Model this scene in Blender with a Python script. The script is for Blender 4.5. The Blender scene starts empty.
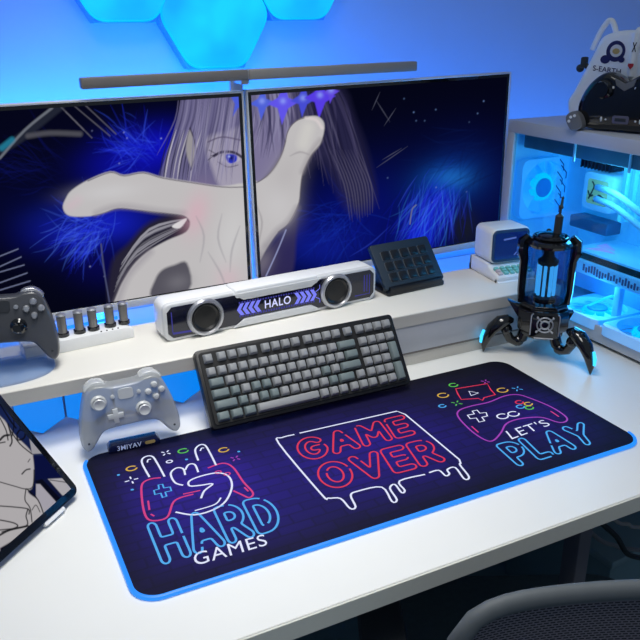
import bpy, bmesh, math, random
import numpy as np
from mathutils import Vector, Matrix
random.seed(7); rng = np.random.default_rng(7)
SC = bpy.context.scene
COL = SC.collection
PI = math.pi
# ---------------------------------------------------------------- camera model
F = 764.3287; PITCH = .374294654; YAW = .457120428; ROLL = -.00653988893
CAM = np.array([-.132234386, -.804800782, .700842775])
cy, sy = math.cos(YAW), math.sin(YAW)
FW = np.array([sy*math.cos(PITCH), cy*math.cos(PITCH), -math.sin(PITCH)])
R0 = np.array([cy, -sy, 0.]); U0 = np.cross(R0, FW)
RI = math.cos(ROLL)*R0 + math.sin(ROLL)*U0
UP = -math.sin(ROLL)*R0 + math.cos(ROLL)*U0
def ray(px, py): return FW + RI*(px-320)/F - UP*(py-320)/F
def atz(px, py, z):
    d = ray(px, py); return CAM + d*(z-CAM[2])/d[2]
def aty(px, py, y):
    d = ray(px, py); return CAM + d*(y-CAM[1])/d[1]
def atx(px, py, x):
    d = ray(px, py); return CAM + d*(x-CAM[0])/d[0]

# ---------------------------------------------------------------- materials
def lin(c):
    c = np.asarray(c, float)/255.
    return np.where(c <= .04045, c/12.92, ((c+.055)/1.055)**2.4)
def rgb(*c): return tuple(lin(c)) + (1.,)
def mat(name, col, rough=.5, metal=0., emit=None, es=0., noise=.06, alpha=1., coat=0., scale=60., bump=0., spec=.5, trans=0.):
    m = bpy.data.materials.new(name); m.use_nodes = True
    nt = m.node_tree; b = nt.nodes['Principled BSDF']
    c = rgb(*col)
    b.inputs['Base Color'].default_value = c
    b.inputs['Roughness'].default_value = rough
    b.inputs['Metallic'].default_value = metal
    b.inputs['Alpha'].default_value = alpha
    b.inputs['Coat Weight'].default_value = coat
    b.inputs['Specular IOR Level'].default_value = spec
    b.inputs['Transmission Weight'].default_value = trans
    tc = nt.nodes.new('ShaderNodeTexCoord'); n = nt.nodes.new('ShaderNodeTexNoise')
    n.inputs['Scale'].default_value = scale; n.inputs['Detail'].default_value = 3
    nt.links.new(tc.outputs['Object'], n.inputs['Vector'])
    if noise:
        mx = nt.nodes.new('ShaderNodeMix'); mx.data_type = 'RGBA'; mx.blend_type = 'MULTIPLY'
        mx.inputs[0].default_value = 1.
        rp = nt.nodes.new('ShaderNodeMapRange')
        rp.inputs['To Min'].default_value = 1-noise; rp.inputs['To Max'].default_value = 1+noise
        nt.links.new(n.outputs['Fac'], rp.inputs['Value'])
        mx.inputs[6].default_value = c
        nt.links.new(rp.outputs['Result'], mx.inputs[7])
        nt.links.new(mx.outputs[2], b.inputs['Base Color'])
    if bump:
        bp = nt.nodes.new('ShaderNodeBump'); bp.inputs['Strength'].default_value = bump; bp.inputs['Distance'].default_value = .002
        nt.links.new(n.outputs['Fac'], bp.inputs['Height']); nt.links.new(bp.outputs['Normal'], b.inputs['Normal'])
    if emit is not None:
        b.inputs['Emission Color'].default_value = rgb(*emit); b.inputs['Emission Strength'].default_value = es
    return m
def glow(name, col, s=1.): return mat(name, (10, 10, 10), .5, emit=col, es=s, noise=0)
def vcol(name, es=1., rough=.35, diffuse=0.):
    m = bpy.data.materials.new(name); m.use_nodes = True; nt = m.node_tree; b = nt.nodes['Principled BSDF']
    a = nt.nodes.new('ShaderNodeAttribute'); a.attribute_name = 'Col'
    b.inputs['Roughness'].default_value = rough
    b.inputs['Specular IOR Level'].default_value = 0. if not diffuse else .2
    if diffuse:
        mx = nt.nodes.new('ShaderNodeMix'); mx.data_type = 'RGBA'; mx.blend_type = 'MULTIPLY'; mx.inputs[0].default_value = 1.; mx.inputs[7].default_value = (diffuse, diffuse, diffuse, 1)
        nt.links.new(a.outputs['Color'], mx.inputs[6]); nt.links.new(mx.outputs[2], b.inputs['Base Color'])
    else: b.inputs['Base Color'].default_value = (0, 0, 0, 1)
    nt.links.new(a.outputs['Color'], b.inputs['Emission Color']); b.inputs['Emission Strength'].default_value = es
    return m
def glass(name, tint, fac=.12, rough=.03):
    m = bpy.data.materials.new(name); m.use_nodes = True; nt = m.node_tree
    for n in list(nt.nodes): nt.nodes.remove(n)
    o = nt.nodes.new('ShaderNodeOutputMaterial'); mx = nt.nodes.new('ShaderNodeMixShader')
    t = nt.nodes.new('ShaderNodeBsdfTransparent'); g = nt.nodes.new('ShaderNodeBsdfGlossy')
    lw = nt.nodes.new('ShaderNodeLayerWeight'); lw.inputs['Blend'].default_value = .25
    mm = nt.nodes.new('ShaderNodeMath'); mm.operation = 'MULTIPLY_ADD'; mm.inputs[1].default_value = .25; mm.inputs[2].default_value = fac
    t.inputs['Color'].default_value = rgb(*tint); g.inputs['Roughness'].default_value = rough
    nt.links.new(lw.outputs['Fresnel'], mm.inputs[0]); nt.links.new(mm.outputs[0], mx.inputs[0])
    nt.links.new(t.outputs[0], mx.inputs[1]); nt.links.new(g.outputs[0], mx.inputs[2]); nt.links.new(mx.outputs[0], o.inputs['Surface'])
    return m

M = {}
M['wall'] = mat('wall_paint', (188, 200, 222), .8, noise=.03, scale=8)
M['floor'] = mat('floor_dark', (92, 122, 134), .6, noise=.12, scale=6)
M['ceil'] = mat('ceiling_paint', (225, 225, 225), .8, noise=.02)
M['desk'] = mat('desk_white', (226, 227, 224), .38, noise=.02, scale=14)
M['deskedge'] = mat('desk_edge_grey', (214, 216, 206), .55, noise=.04)
M['shelf'] = mat('shelf_white', (228, 226, 218), .42, noise=.02, scale=14)
M['shelffront'] = mat('shelf_front_grey', (206, 203, 196), .5, noise=.02)
M['white'] = mat('white_plastic', (236, 238, 240), .35, noise=.02)
M['offwhite'] = mat('offwhite_plastic', (214, 216, 218), .4, noise=.03)
M['silver'] = mat('silver', (190, 192, 198), .28, .75, noise=.03)
M['greybar'] = mat('grey_bar', (122, 118, 115), .5, .1, noise=.04)
M['greybar2'] = mat('grey_bar_light', (142, 140, 138), .5, .1, noise=.04)
M['black'] = mat('black_plastic', (16, 17, 20), .4, noise=.1)
M['gloss'] = mat('gloss_black', (8, 9, 13), .12, noise=.1, coat=.6)
M['navy'] = mat('navy_plastic', (18, 40, 58), .5, noise=.06)
M['navydark'] = mat('navy_dark', (8, 14, 24), .35, noise=.06)
M['dark'] = mat('dark_grey', (42, 46, 52), .5, noise=.08)
M['grey'] = mat('mid_grey', (110, 112, 116), .5, noise=.05)
M['key'] = mat('keycap_grey', (136, 139, 142), .55, noise=.05, scale=30)
M['keyg'] = mat('keycap_teal_grey', (104, 117, 119), .55, noise=.05, scale=30)
M['rubber'] = mat('black_rubber', (20, 20, 22), .8, noise=.1)
M['legend'] = mat('dark_legend', (50, 55, 60), .6, noise=0)
M['cyan'] = glow('cyan_glow', (60, 200, 255), 1.6)
M['blueglow'] = glow('blue_glow', (20, 130, 255), 1.5)
M['edgeglow'] = glow('edge_glow', (30, 140, 255), 1.05)
M['clear'] = mat('frosted_clear', (166, 170, 172), .3, noise=.08, alpha=.66, scale=25, coat=.4)
M['clear2'] = mat('frosted_button', (196, 200, 203), .25, noise=.04, alpha=.9, coat=.5)
M['smoke'] = mat('smoky_plastic', (72, 74, 80), .28, noise=.25, scale=14, coat=.3, alpha=.95)
M['acryl'] = mat('blue_acrylic', (150, 190, 240), .15, noise=.03, alpha=.3, emit=(40, 130, 255), es=.12)
M['panelblue'] = glow('panel_blue', (0, 136, 252), .9)
M['glass'] = glass('side_glass', (215, 242, 255), .015)
M['tubeglass'] = glass('tube_glass', (160, 190, 210), .03)
M['red'] = mat('red_print', (190, 40, 50), .5, noise=0)
M['ink'] = mat('navy_print', (22, 24, 90), .5, noise=0)
M['blackink'] = mat('black_print', (15, 15, 18), .5, noise=0)
M['gold'] = mat('gold_print', (185, 160, 100), .4, noise=.1)

# ---------------------------------------------------------------- mesh builder
def frame(loc=(0, 0, 0), rx=0, ry=0, rz=0):
    return Matrix.Translation(Vector(loc)) @ Matrix.Rotation(rz, 4, 'Z') @ Matrix.Rotation(ry, 4, 'Y') @ Matrix.Rotation(rx, 4, 'X')
class MB:
    def __init__(s, m=None): s.v = []; s.f = []; s.mi = []; s.m = m or Matrix.Identity(4); s.cur = 0
    def add(s, vs, fs):
        o = len(s.v)
        s.v += [tuple(s.m @ Vector(v)) for v in vs]
        s.f += [tuple(i+o for i in f) for f in fs]; s.mi += [s.cur]*len(fs); return s
    def mt(s, i): s.cur = i; return s
    def box(s, c, d, bev=0., seg=2, rot=None):
        b = bmesh.new(); bmesh.ops.create_cube(b, size=1)
        bmesh.ops.scale(b, vec=d, verts=b.verts)
        if bev: bmesh.ops.bevel(b, geom=b.edges[:], offset=min(bev, min(d)*.49), segments=seg, affect='EDGES', profile=.5)
        X = Matrix.Translation(Vector(c)) @ (rot if rot is not None else Matrix.Identity(4))
        b.verts.index_update()
        s.add([X @ v.co for v in b.verts], [[v.index for v in f.verts] for f in b.faces]); b.free(); return s
    def tube(s, pts, r, seg=10, closed=False, caps=True, flat=1.):
        pts = [Vector(p) for p in pts]; n = len(pts)
        rs = r if isinstance(r, (list, tuple)) else [r]*n
        vs = []; prev = None
        for i, p in enumerate(pts):
            a = pts[(i-1) % n] if (closed or i > 0) else pts[i]; b = pts[(i+1) % n] if (closed or i < n-1) else pts[i]
            t = (b-a).normalized()
            if prev is None:
                q = Vector((0, 0, 1)) if abs(t.z) < .9 else Vector((1, 0, 0))
                u = t.cross(q).normalized()
            else:
                u = (prev - t*prev.dot(t)).normalized()
            prev = u; w = t.cross(u)
            for k in range(seg):
                an = 2*PI*k/seg; vs.append(p + (u*math.cos(an) + w*math.sin(an)*flat)*rs[i])
        fs = []
        for i in range(n if closed else n-1):
            for k in range(seg):
                j = (i+1) % n; fs.append((i*seg+k, i*seg+(k+1) % seg, j*seg+(k+1) % seg, j*seg+k))
        if not closed and caps: fs += [tuple(range(seg))[::-1], tuple((n-1)*seg+k for k in range(seg))]
        s.add(vs, fs); return s
    def cyl(s, p0, p1, r0, r1=None, seg=24): return s.tube([p0, p1], [r0, r0 if r1 is None else r1], seg)
    def lathe(s, prof, X=None, seg=32):           # prof: (r,z) about local Z of X
        X = X or Matrix.Identity(4); vs = []; fs = []; n = len(prof)
        for r, z in prof:
            for k in range(seg):
                a = 2*PI*k/seg; vs.append(X @ Vector((r*math.cos(a), r*math.sin(a), z)))
        for i in range(n-1):
            for k in range(seg): fs.append((i*seg+k, i*seg+(k+1) % seg, (i+1)*seg+(k+1) % seg, (i+1)*seg+k))
        if prof[0][0] > 1e-6: fs.append(tuple(range(seg))[::-1])
        if prof[-1][0] > 1e-6: fs.append(tuple((n-1)*seg+k for k in range(seg)))
        s.add(vs, fs); return s
    def ring(s, R, r, X=None, seg=36, rs=10):
        X = X or Matrix.Identity(4)
        return s.tube([X @ Vector((R*math.cos(2*PI*k/seg), R*math.sin(2*PI*k/seg), 0)) for k in range(seg)], r, rs, closed=True)
    def prism(s, o, z0, z1, X=None, bev=0., seg=3, bz=None):   # outline in local XY, extruded along Z, rim rounded at both ends
        X = X or Matrix.Identity(4); o = np.asarray(o, float)
        if poly_area(o) < 0: o = o[::-1]
        n = len(o); rings = []
        if bev:
            for k in range(seg+1):
                a = PI/2*k/seg; rings.append((bev*(1-math.sin(a)), z0+(bz or bev)*(1-math.cos(a))))
            for k in range(seg+1):
                a = PI/2*k/seg; rings.append((bev*(1-math.cos(a)), z1-(bz or bev)*(1-math.sin(a))))
        else: rings = [(0, z0), (0, z1)]
        vs = []; fs = []
        for ins, z in rings:
            for p in inset(o, ins): vs.append(X @ Vector((p[0], p[1], z)))
        for i in range(len(rings)-1):
            for k in range(n): fs.append((i*n+k, i*n+(k+1) % n, (i+1)*n+(k+1) % n, (i+1)*n+k))
        fs += [tuple(range(n))[::-1], tuple((len(rings)-1)*n+k for k in range(n))]
        s.add(vs, fs); return s
    def ribbon(s, pts, w, closed=False, fn=None):     # flat strip; pts 2D, fn maps 2D -> 3D
        p = np.asarray(pts, float); n = len(p)
        if n < 2: return s
        t = (np.roll(p, -1, 0)-np.roll(p, 1, 0)) if closed else np.gradient(p, axis=0)
        t /= np.linalg.norm(t, axis=1)[:, None]+1e-12
        nn = np.stack([-t[:, 1], t[:, 0]], 1)*w/2
        L = p+nn; Rr = p-nn; vs = [fn(*a) for a in L]+[fn(*a) for a in Rr]; fs = []
        for i in range(n if closed else n-1):
            j = (i+1) % n; fs.append((i, n+i, n+j, j))
        s.add(vs, fs); return s
    def sphere(s, c, r, seg=16, sc=(1, 1, 1)):
        pr = [(math.sin(PI*k/seg)*r, -math.cos(PI*k/seg)*r) for k in range(seg+1)]
        return s.lathe(pr, Matrix.Translation(Vector(c)) @ Matrix.Diagonal((*sc, 1)), seg*2)
    def build(s, name, mats, parent=None, smooth=True, ang=40, recalc=True):
        me = bpy.data.meshes.new(name); me.from_pydata(s.v, [], s.f)
        mats = mats if isinstance(mats, (list, tuple)) else [mats]
        for m in mats: me.materials.append(m)
        me.polygons.foreach_set('material_index', s.mi)
        if recalc:
            b = bmesh.new(); b.from_mesh(me); bmesh.ops.recalc_face_normals(b, faces=b.faces); b.to_mesh(me); b.free()
        if smooth:
            me.polygons.foreach_set('use_smooth', [True]*len(me.polygons)); me.set_sharp_from_angle(angle=math.radians(ang))
        o = bpy.data.objects.new(name, me); COL.objects.link(o); o.parent = parent
        return o
def poly_area(o): return .5*np.sum(o[:, 0]*np.roll(o[:, 1], -1)-np.roll(o[:, 0], -1)*o[:, 1])
def inset(o, d):
    if d == 0: return o
    e = np.roll(o, -1, 0)-o; e /= np.linalg.norm(e, axis=1)[:, None]+1e-12
    nrm = np.stack([-e[:, 1], e[:, 0]], 1)      # left = inward for CCW
    a = np.roll(nrm, 1, 0); m = a+nrm; m /= np.linalg.norm(m, axis=1)[:, None]+1e-12
    k = 1/np.clip((m*nrm).sum(1), .4, 1)
    return o+m*(d*k)[:, None]
def cat(pts, closed=True, k=6):
    p = np.asarray(pts, float); n = len(p); out = []
    for i in range(n if closed else n-1):
        if closed: a, b, c, d = p[(i-1) % n], p[i], p[(i+1) % n], p[(i+2) % n]
        else: a, b, c, d = p[max(i-1, 0)], p[i], p[i+1], p[min(i+2, n-1)]
        for j in range(k):
            t = j/k; out.append(.5*((2*b)+(c-a)*t+(2*a-5*b+4*c-d)*t*t+(3*b-a-3*c+d)*t**3))
    if not closed: out.append(p[-1])
    return np.array(out)
def rrect(w, h, r, k=6, cx=0, cy_=0):
    out = []
    for sx, sy_, a0 in ((1, 1, 0), (-1, 1, PI/2), (-1, -1, PI), (1, -1, 3*PI/2)):
        for j in range(k+1):
            a = a0+PI/2*j/k; out.append((cx+sx*(w/2-r)+r*math.cos(a), cy_+sy_*(h/2-r)+r*math.sin(a)))
    return np.array(out)
XZ = Matrix.Rotation(PI/2, 4, 'X')     # local (x,y,z) -> (x,-z,y): outlines drawn upright, extruded toward -Y

def thing(name, label, cat_, loc=(0, 0, 0), rz=0, group=None, rx=0):
    o = bpy.data.objects.new(name, None); COL.objects.link(o); o.empty_display_size = .02
    o.location = loc; o.rotation_euler = (rx, 0, rz); o['label'] = label; o['category'] = cat_
    if group: o['group'] = group
    return o
def tag(o, label, cat_, group=None):
    o['label'] = label; o['category'] = cat_
    if group: o['group'] = group
    return o
def struct(o): o['kind'] = 'structure'; return o

# text as flat geometry -------------------------------------------------------
def text_mesh(txt, offset=0., space=1.):
    c = bpy.data.curves.new('txt', 'FONT'); c.body = txt; c.size = 1; c.offset = offset; c.resolution_u = 5; c.space_character = space
    o = bpy.data.objects.new('txt', c); COL.objects.link(o)
    dg = bpy.context.evaluated_depsgraph_get(); dg.update()
    me = bpy.data.meshes.new_from_object(o.evaluated_get(dg))
    v = np.array([x.co[:2] for x in me.vertices]); f = [tuple(p.vertices) for p in me.polygons]
    bpy.data.objects.remove(o); bpy.data.curves.remove(c); bpy.data.meshes.remove(me)
    mn, mx = v.min(0), v.max(0)
    return (v-mn)/(mx-mn), f, (mx-mn)
def loops_of(v, f):
    # merge duplicates, take boundary edges
    key = {}; idx = []
    for p in v:
        k = (round(p[0], 5), round(p[1], 5)); idx.append(key.setdefault(k, len(key)))
    pts = np.array(list(key.keys())); cnt = {}
    for q in f:
        q = [idx[i] for i in q]
        for a, b in zip(q, q[1:]+q[:1]):
            if a == b: continue
            e = (min(a, b), max(a, b)); cnt[e] = cnt.get(e, 0)+1
    adj = {}
    for (a, b), n in cnt.items():
        if n == 1: adj.setdefault(a, []).append(b); adj.setdefault(b, []).append(a)
    seen = set(); out = []
    for s0 in adj:
        if s0 in seen: continue
        L = [s0]; seen.add(s0); cur = s0
        while True:
            nx = [b for b in adj[cur] if b not in seen]
            if not nx: break
            cur = nx[0]; seen.add(cur); L.append(cur)
        if len(L) > 3: out.append(pts[L])
    return out
def resample(p, step, closed=True):
    q = np.vstack([p, p[:1]]) if closed else p
    d = np.r_[0, np.cumsum(np.linalg.norm(np.diff(q, axis=0), axis=1))]
    n = max(8, int(d[-1]/step)); t = np.linspace(0, d[-1], n, endpoint=not closed)
    return np.stack([np.interp(t, d, q[:, 0]), np.interp(t, d, q[:, 1])], 1)
def smooth_loop(p, n):
    for _ in range(n): p = .5*p+.25*(np.roll(p, 1, 0)+np.roll(p, -1, 0))
    return p
def quad(TL, TR, BR, BL):
    TL, TR, BR, BL = [np.asarray(a, float) for a in (TL, TR, BR, BL)]
    return lambda u, v: (BL*(1-u)+BR*u)*(1-v)+(TL*(1-u)+TR*u)*v

# painted screens: a fine grid of coloured vertices ---------------------------------
class Canvas:
    def __init__(s, X, Y, bg): s.X = X; s.Y = Y; s.C = np.zeros(X.shape+(3,)); s.C[:] = lin(bg)
    def blend(s, a, col):
        a = np.clip(a, 0, 1)[..., None]; s.C = s.C*(1-a)+lin(col)*a
    def sdf(s, poly):
        x, y = s.X, s.Y; p = np.asarray(poly, float); d = np.full(x.shape, 1e9); ins = np.zeros(x.shape, bool); n = len(p)
        for i in range(n):
            a, b = p[i], p[(i+1) % n]; e = b-a; L = (e*e).sum()+1e-12
            t = np.clip(((x-a[0])*e[0]+(y-a[1])*e[1])/L, 0, 1)
            d = np.minimum(d, (x-a[0]-t*e[0])**2+(y-a[1]-t*e[1])**2)
            c = (a[1] > y) != (b[1] > y)
            if c.any(): ins ^= c & (x < (b[0]-a[0])*(y-a[1])/(b[1]-a[1]+1e-12)+a[0])
        return np.where(ins, 1, -1)*np.sqrt(d)
    def box(s, pts, m):
        p = np.asarray(pts); return (s.X > p[:, 0].min()-m) & (s.X < p[:, 0].max()+m) & (s.Y > p[:, 1].min()-m) & (s.Y < p[:, 1].max()+m)
    def fill(s, poly, col, soft=1., op=1., sm=True):
        if sm: poly = cat(poly, True, 4)
        s.blend(np.clip(s.sdf(poly)/soft+.5, 0, 1)*op, col)
    def stroke(s, pts, w, col, op=1., soft=.8, taper=False, sm=True):
        p = cat(pts, False, 4) if sm and len(pts) > 2 else np.asarray(pts, float)
        m = s.box(p, w+3*soft); x, y = s.X[m], s.Y[m]
        if not len(x): return
        best = np.full(x.shape, -1e9); n = len(p)-1
        for i in range(n):
            a, b = p[i], p[i+1]; e = b-a; L = (e*e).sum()+1e-12
            t = np.clip(((x-a[0])*e[0]+(y-a[1])*e[1])/L, 0, 1)
            d = np.hypot(x-a[0]-t*e[0], y-a[1]-t*e[1]); g = (i+t)/n
            ww = w/2*(np.sin(PI*np.clip(g, .02, .98)) if taper else 1)
            best = np.maximum(best, ww-d)
        a = np.zeros(s.X.shape); a[m] = np.clip(best/soft+.5, 0, 1)*op; s.blend(a, col)
    def blob(s, cx, cy_, rx, ry, rot, col, op=1., p=2.):
        c, q = math.cos(rot), math.sin(rot); x, y = s.X-cx, s.Y-cy_
        r = ((x*c+y*q)/rx)**2+((-x*q+y*c)/ry)**2; s.blend(np.exp(-r**(p/2))*op, col)
def grid_obj(name, P, C, m, parent=None):
    h, w = C.shape[:2]
    i = np.arange(h*w).reshape(h, w)
    f = np.stack([i[:-1, :-1], i[:-1, 1:], i[1:, 1:], i[1:, :-1]], -1).reshape(-1, 4)
    me = bpy.data.meshes.new(name)
    me.vertices.add(h*w); me.vertices.foreach_set('co', P.reshape(-1).astype('f'))
    me.loops.add(f.size); me.loops.foreach_set('vertex_index', f.reshape(-1).astype('i'))
    me.polygons.add(len(f)); me.polygons.foreach_set('loop_start', np.arange(0, f.size, 4, dtype='i'))
    me.update(calc_edges=True); me.validate()
    a = me.color_attributes.new('Col', 'FLOAT_COLOR', 'POINT')
    a.data.foreach_set('color', np.concatenate([C, np.ones((h, w, 1))], -1).reshape(-1).astype('f'))
    me.materials.append(m)
    o = bpy.data.objects.new(name, me); COL.objects.link(o); o.parent = parent
    return o
def proj(P):
    d = P-CAM; z = d@FW
    return 320+F*(d@RI)/z, 320-F*(d@UP)/z

exec_parts = []
# ================================================================= SETTING
def simple(name, boxes, m, kind=True):
    b = MB()
    for c, d, *r in boxes: b.box(c, d, *(r or [0]))
    o = b.build(name, m, smooth=False)
    if kind: struct(o)
    return o
ZF = -.80; WY = 1.10
simple('floor', [((.5, -.6, ZF-.02), (5.2, 3.9, .04))], M['floor'])
simple('wall_back', [((.5, WY+.04, .5), (5.2, .08, 2.7))], M['wall'])
simple('wall_right', [((3.1, -.6, .5), (.08, 3.9, 2.7))], M['wall'])
simple('wall_left', [((-2.1, -.6, .5), (.08, 3.9, 2.7))], M['wall'])

# ================================================================= DESK
dk = thing('desk', 'white desk with grey front edge carrying the whole gaming setup', 'desk', (0, 0, ZF))
DX0, DX1, DY0, DY1 = -.95, 2.0, -.112, 1.094  # rear edge stretched to the wall to block the blue wash below
b = MB(frame((0, 0, -ZF)))
b.box(((DX0+DX1)/2, (DY0+DY1)/2, -.0145), (DX1-DX0, DY1-DY0-.004, .029), .0015, 1)
top = b.build('desk_top', M['desk'], dk)
b = MB(frame((0, 0, -ZF))); b.box(((DX0+DX1)/2, DY0-.0005, -.0148), (DX1-DX0, .003, .0292), .0008, 1)
b.build('edge_band', M['deskedge'], dk)
legm = mat('desk_leg_grey', (96, 98, 108), .5, .2, noise=.04)
for x in (-.75, .715, 1.85):
    for y in (-.05, .85):
        b = MB(frame((0, 0, -ZF))); b.box((x, y, (-.03+ZF+.0)/2), (.028, .034, -ZF-.03), .003)
        b.build('leg', legm, dk)
b = MB(frame((0, 0, -ZF)))
for x in (-.75, .715, 1.85): b.box((x, .4, -.055), (.04, .85, .04), .003)
b.box((.55, .85, -.055), (2.6, .04, .04), .003)
b.build('under_frame', M['dark'], dk)

# ================================================================= MONITOR SHELF
SZ = .121; SY0, SY1 = .462, .668; SX0, SX1 = -.70, 1.085
SX1 = 1.118
sh = thing('monitor_shelf', 'long white desk shelf with a drawer, standing across the back of the desk', 'shelf', (0, 0, 0))
b = MB(); b.box(((SX0+SX1)/2, (SY0+SY1)/2+.001, SZ-.0135), (SX1-SX0, SY1-SY0-.002, .027), .0015, 1)
b.build('board', M['shelf'], sh)
b = MB(); b.box(((SX0+SX1)/2, SY0-.0003, SZ-.0137), (SX1-SX0, .003, .0268), .0007, 1); b.build('front_edge', M['shelffront'], sh)
b = MB(); b.box((SX1-.01, (SY0+SY1)/2, .047), (.02, SY1-SY0-.004, .0938), .001)
b.build('side_panel', M['shelffront'], sh)
b = MB(); b.box((SX0+.01, (SY0+SY1)/2, .047), (.02, SY1-SY0-.004, .0938), .001); b.build('side_panel', M['shelffront'], sh)
# drawer section on the right
DRX = .43
b = MB(); b.box((DRX-.009, (SY0+SY1)/2, .047), (.018, SY1-SY0-.01, .0938), .001); b.build('divider', M['shelffront'], sh)
b = MB(); b.box(((DRX+SX1)/2-.005, SY0+.012, .014), (SX1-DRX-.03, .016, .028), .001); b.build('plinth', M['shelffront'], sh)
dw = MB().box(((DRX+SX1)/2-.005, SY0+.009, .0625), (SX1-DRX-.034, .016, .062), .0015).build('drawer', mat('drawer_front', (192, 196, 204), .45, noise=.03), sh)
b = MB(); b.box(((DRX+SX1)/2-.005, SY0+.007, .0292), (SX1-DRX-.034, .012, .004), .001); b.build('rail', M['greybar'], sh)

# hexagonal light panels under the shelf
def hexa(R, k0=0.): return np.array([(R*math.cos(k0+PI/3*i), R*math.sin(k0+PI/3*i)) for i in range(6)])
hx0 = atz(43, 434, 0); hx1 = atz(183, 404, 0)
NH = 5; W3 = (hx1[0]-hx0[0])/3; HR = .0466
lows = ['hexagonal blue lamp under the shelf beside the tablet', 'hexagonal blue lamp under the shelf behind the left grip of the clear gamepad',
        'hexagonal blue lamp under the shelf behind the middle of the clear gamepad', 'hexagonal blue lamp under the shelf between clear gamepad and keyboard',
        'hexagonal blue lamp under the shelf behind the keyboard corner']
for i in range(4):
    t = thing('hexagon_lamp', lows[i], 'lamp', (hx0[0]+W3*i, .517, 0), 0, 'hexagon lamps under the shelf')
    MB().prism(hexa(HR*.985, PI/2)*[W3/HR/1.732, 1], .0, .012, Matrix.Translation((0, .012, HR)) @ XZ, .002).build('housing', M['blueglow'] if 0 else mat('lamp_housing', (60, 110, 180), .5), t)
    MB().prism(hexa(HR*.95, PI/2)*[W3/HR/1.732, 1], .0121, .0135, Matrix.Translation((0, .012, HR)) @ XZ).build('diffuser', M['panelblue'], t, smooth=False)

# ================================================================= WALL HEXAGONS
hexm = bpy.data.materials.new('hex_diffuser'); hexm.use_nodes = True
nt = hexm.node_tree; pb = nt.nodes['Principled BSDF']
tc = nt.nodes.new('ShaderNodeTexCoord'); nz = nt.nodes.new('ShaderNodeTexNoise'); nz.inputs['Scale'].default_value = 7
cr = nt.nodes.new('ShaderNodeValToRGB'); cr.color_ramp.elements[0].color = rgb(0, 172, 255); cr.color_ramp.elements[1].color = rgb(10, 212, 255)
cr.color_ramp.elements[0].position = .35; cr.color_ramp.elements[1].position = .65
nt.links.new(tc.outputs['Object'], nz.inputs['Vector']); nt.links.new(nz.outputs['Fac'], cr.inputs['Fac'])
pb.inputs['Base Color'].default_value = (.02, .02, .02, 1); pb.inputs['Roughness'].default_value = .4
nt.links.new(cr.outputs['Color'], pb.inputs['Emission Color']); pb.inputs['Emission Strength'].default_value = 1.
def rhex(R, r):
    h = hexa(R); out = []
    for i in range(6):
        p, a, c = h[i], h[i-1], h[(i+1) % 6]
        u = (a-p)/np.linalg.norm(a-p); w = (c-p)/np.linalg.norm(c-p)
        p0, p1 = p+u*r, p+w*r
        for k in range(6):
            s = k/5; out.append((1-s)**2*p0+2*s*(1-s)*p+s*s*p1)
    return np.array(out)
for (x, z), lb in (((.296, .819), 'glowing blue hexagon wall lamp, left one of the three'), ((.509, .7135), 'lowest glowing blue hexagon wall lamp, above the monitor light bar'),
                  ((.729, .822), 'glowing blue hexagon wall lamp, right one of the three')):
    t = thing('hexagon_wall_lamp', lb, 'wall lamp', (x, WY, z), 0, 'hexagon lamps on the wall')
    MB().prism(hexa(.1415), 0, .045, XZ, .004).build('housing', mat('hex_housing', (90, 140, 210), .5), t)
    MB().prism(rhex(.139, .03), .0451, .056, XZ, .008, 4).build('diffuser', hexm, t)

# ================================================================= MONITORS
SCRM = vcol('screen_pixels', 1.0, .25)
def monitor(label, px_corners, y, art, seed):
    TL, TR, BR, BL = [aty(*p, y) for p in px_corners]      # outer frame corners
    W = (np.linalg.norm(TR-TL)+np.linalg.norm(BR-BL))/2; H = (np.linalg.norm(TL-BL)+np.linalg.norm(TR-BR))/2
    c = (TL+TR+BR+BL)/4; roll = math.atan2((TR-TL)[2], (TR-TL)[0])*.5+math.atan2((BR-BL)[2], (BR-BL)[0])*.5
    t = thing('monitor', label, 'monitor', (c[0], y, 0.), 0, 'twin monitors above the desk shelf')
    X = frame((0, 0, c[2]), 0, -roll, 0)
    cut = .017
    b = MB(X)
    e = .004
    b.box((0, .012, H/2-e/2), (W, .024, e), .0012); b.box((0, .012, -H/2+cut/2), (W, .024, cut), .0012)
    b.box((-W/2+e/2, .012, 0), (e, .0238, H), .0012); b.box((W/2-e/2, .012, 0), (e, .0238, H), .0012)
    b.build('frame', M['offwhite'], t)
    b = MB(X); b.box((0, .019, 0), (W-.006, .022, H-.006), .003); b.box((0, .044, -.02), (.3, .03, .24), .01)
    b.build('back_shell', M['white'], t)
    zc = (cut-e)/2; w2, h2 = W-2*e, H-cut-e
    b = MB(X); b.box((0, .0048, zc), (w2, .004, h2), 0); b.build('bezel', M['gloss'], t, smooth=False)
    # lit picture
    bz = .0075; nx, ny = 400, 240
    xs = np.linspace(-w2/2+bz, w2/2-bz, nx); zs = np.linspace(-h2/2+.003, h2/2-bz, ny)
    gx, gz = np.meshgrid(xs, zs)
    P = np.stack([gx, np.full_like(gx, .0022), gz+zc], -1)
    A = np.array(X)[:3, :3]; Tt = np.array(X)[:3, 3]
    Pl = P@A.T+Tt; Pw = Pl+np.array([c[0], y, 0])
    px, py = proj(Pw)
    cv = Canvas(px, py, (4, 5, 20)); art(cv)
    grid_obj('screen', Pl, cv.C, SCRM, t)
    # stand: arm to a clamp post on the desk behind the shelf
    b = MB()
    b.box((0, .075, c[2]-.02), (.09, .035, .09), .006)
    b.cyl((0, .105, .0), (0, .105, c[2]+.02), .017)
    b.build('post', M['silver'], t)
    MB().lathe([(.0, .001), (.09, .001), (.09, .007), (.02, .014), (0, .014)], frame((0, .105, -.001))).build('foot', M['silver'], t)
    return t
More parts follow.
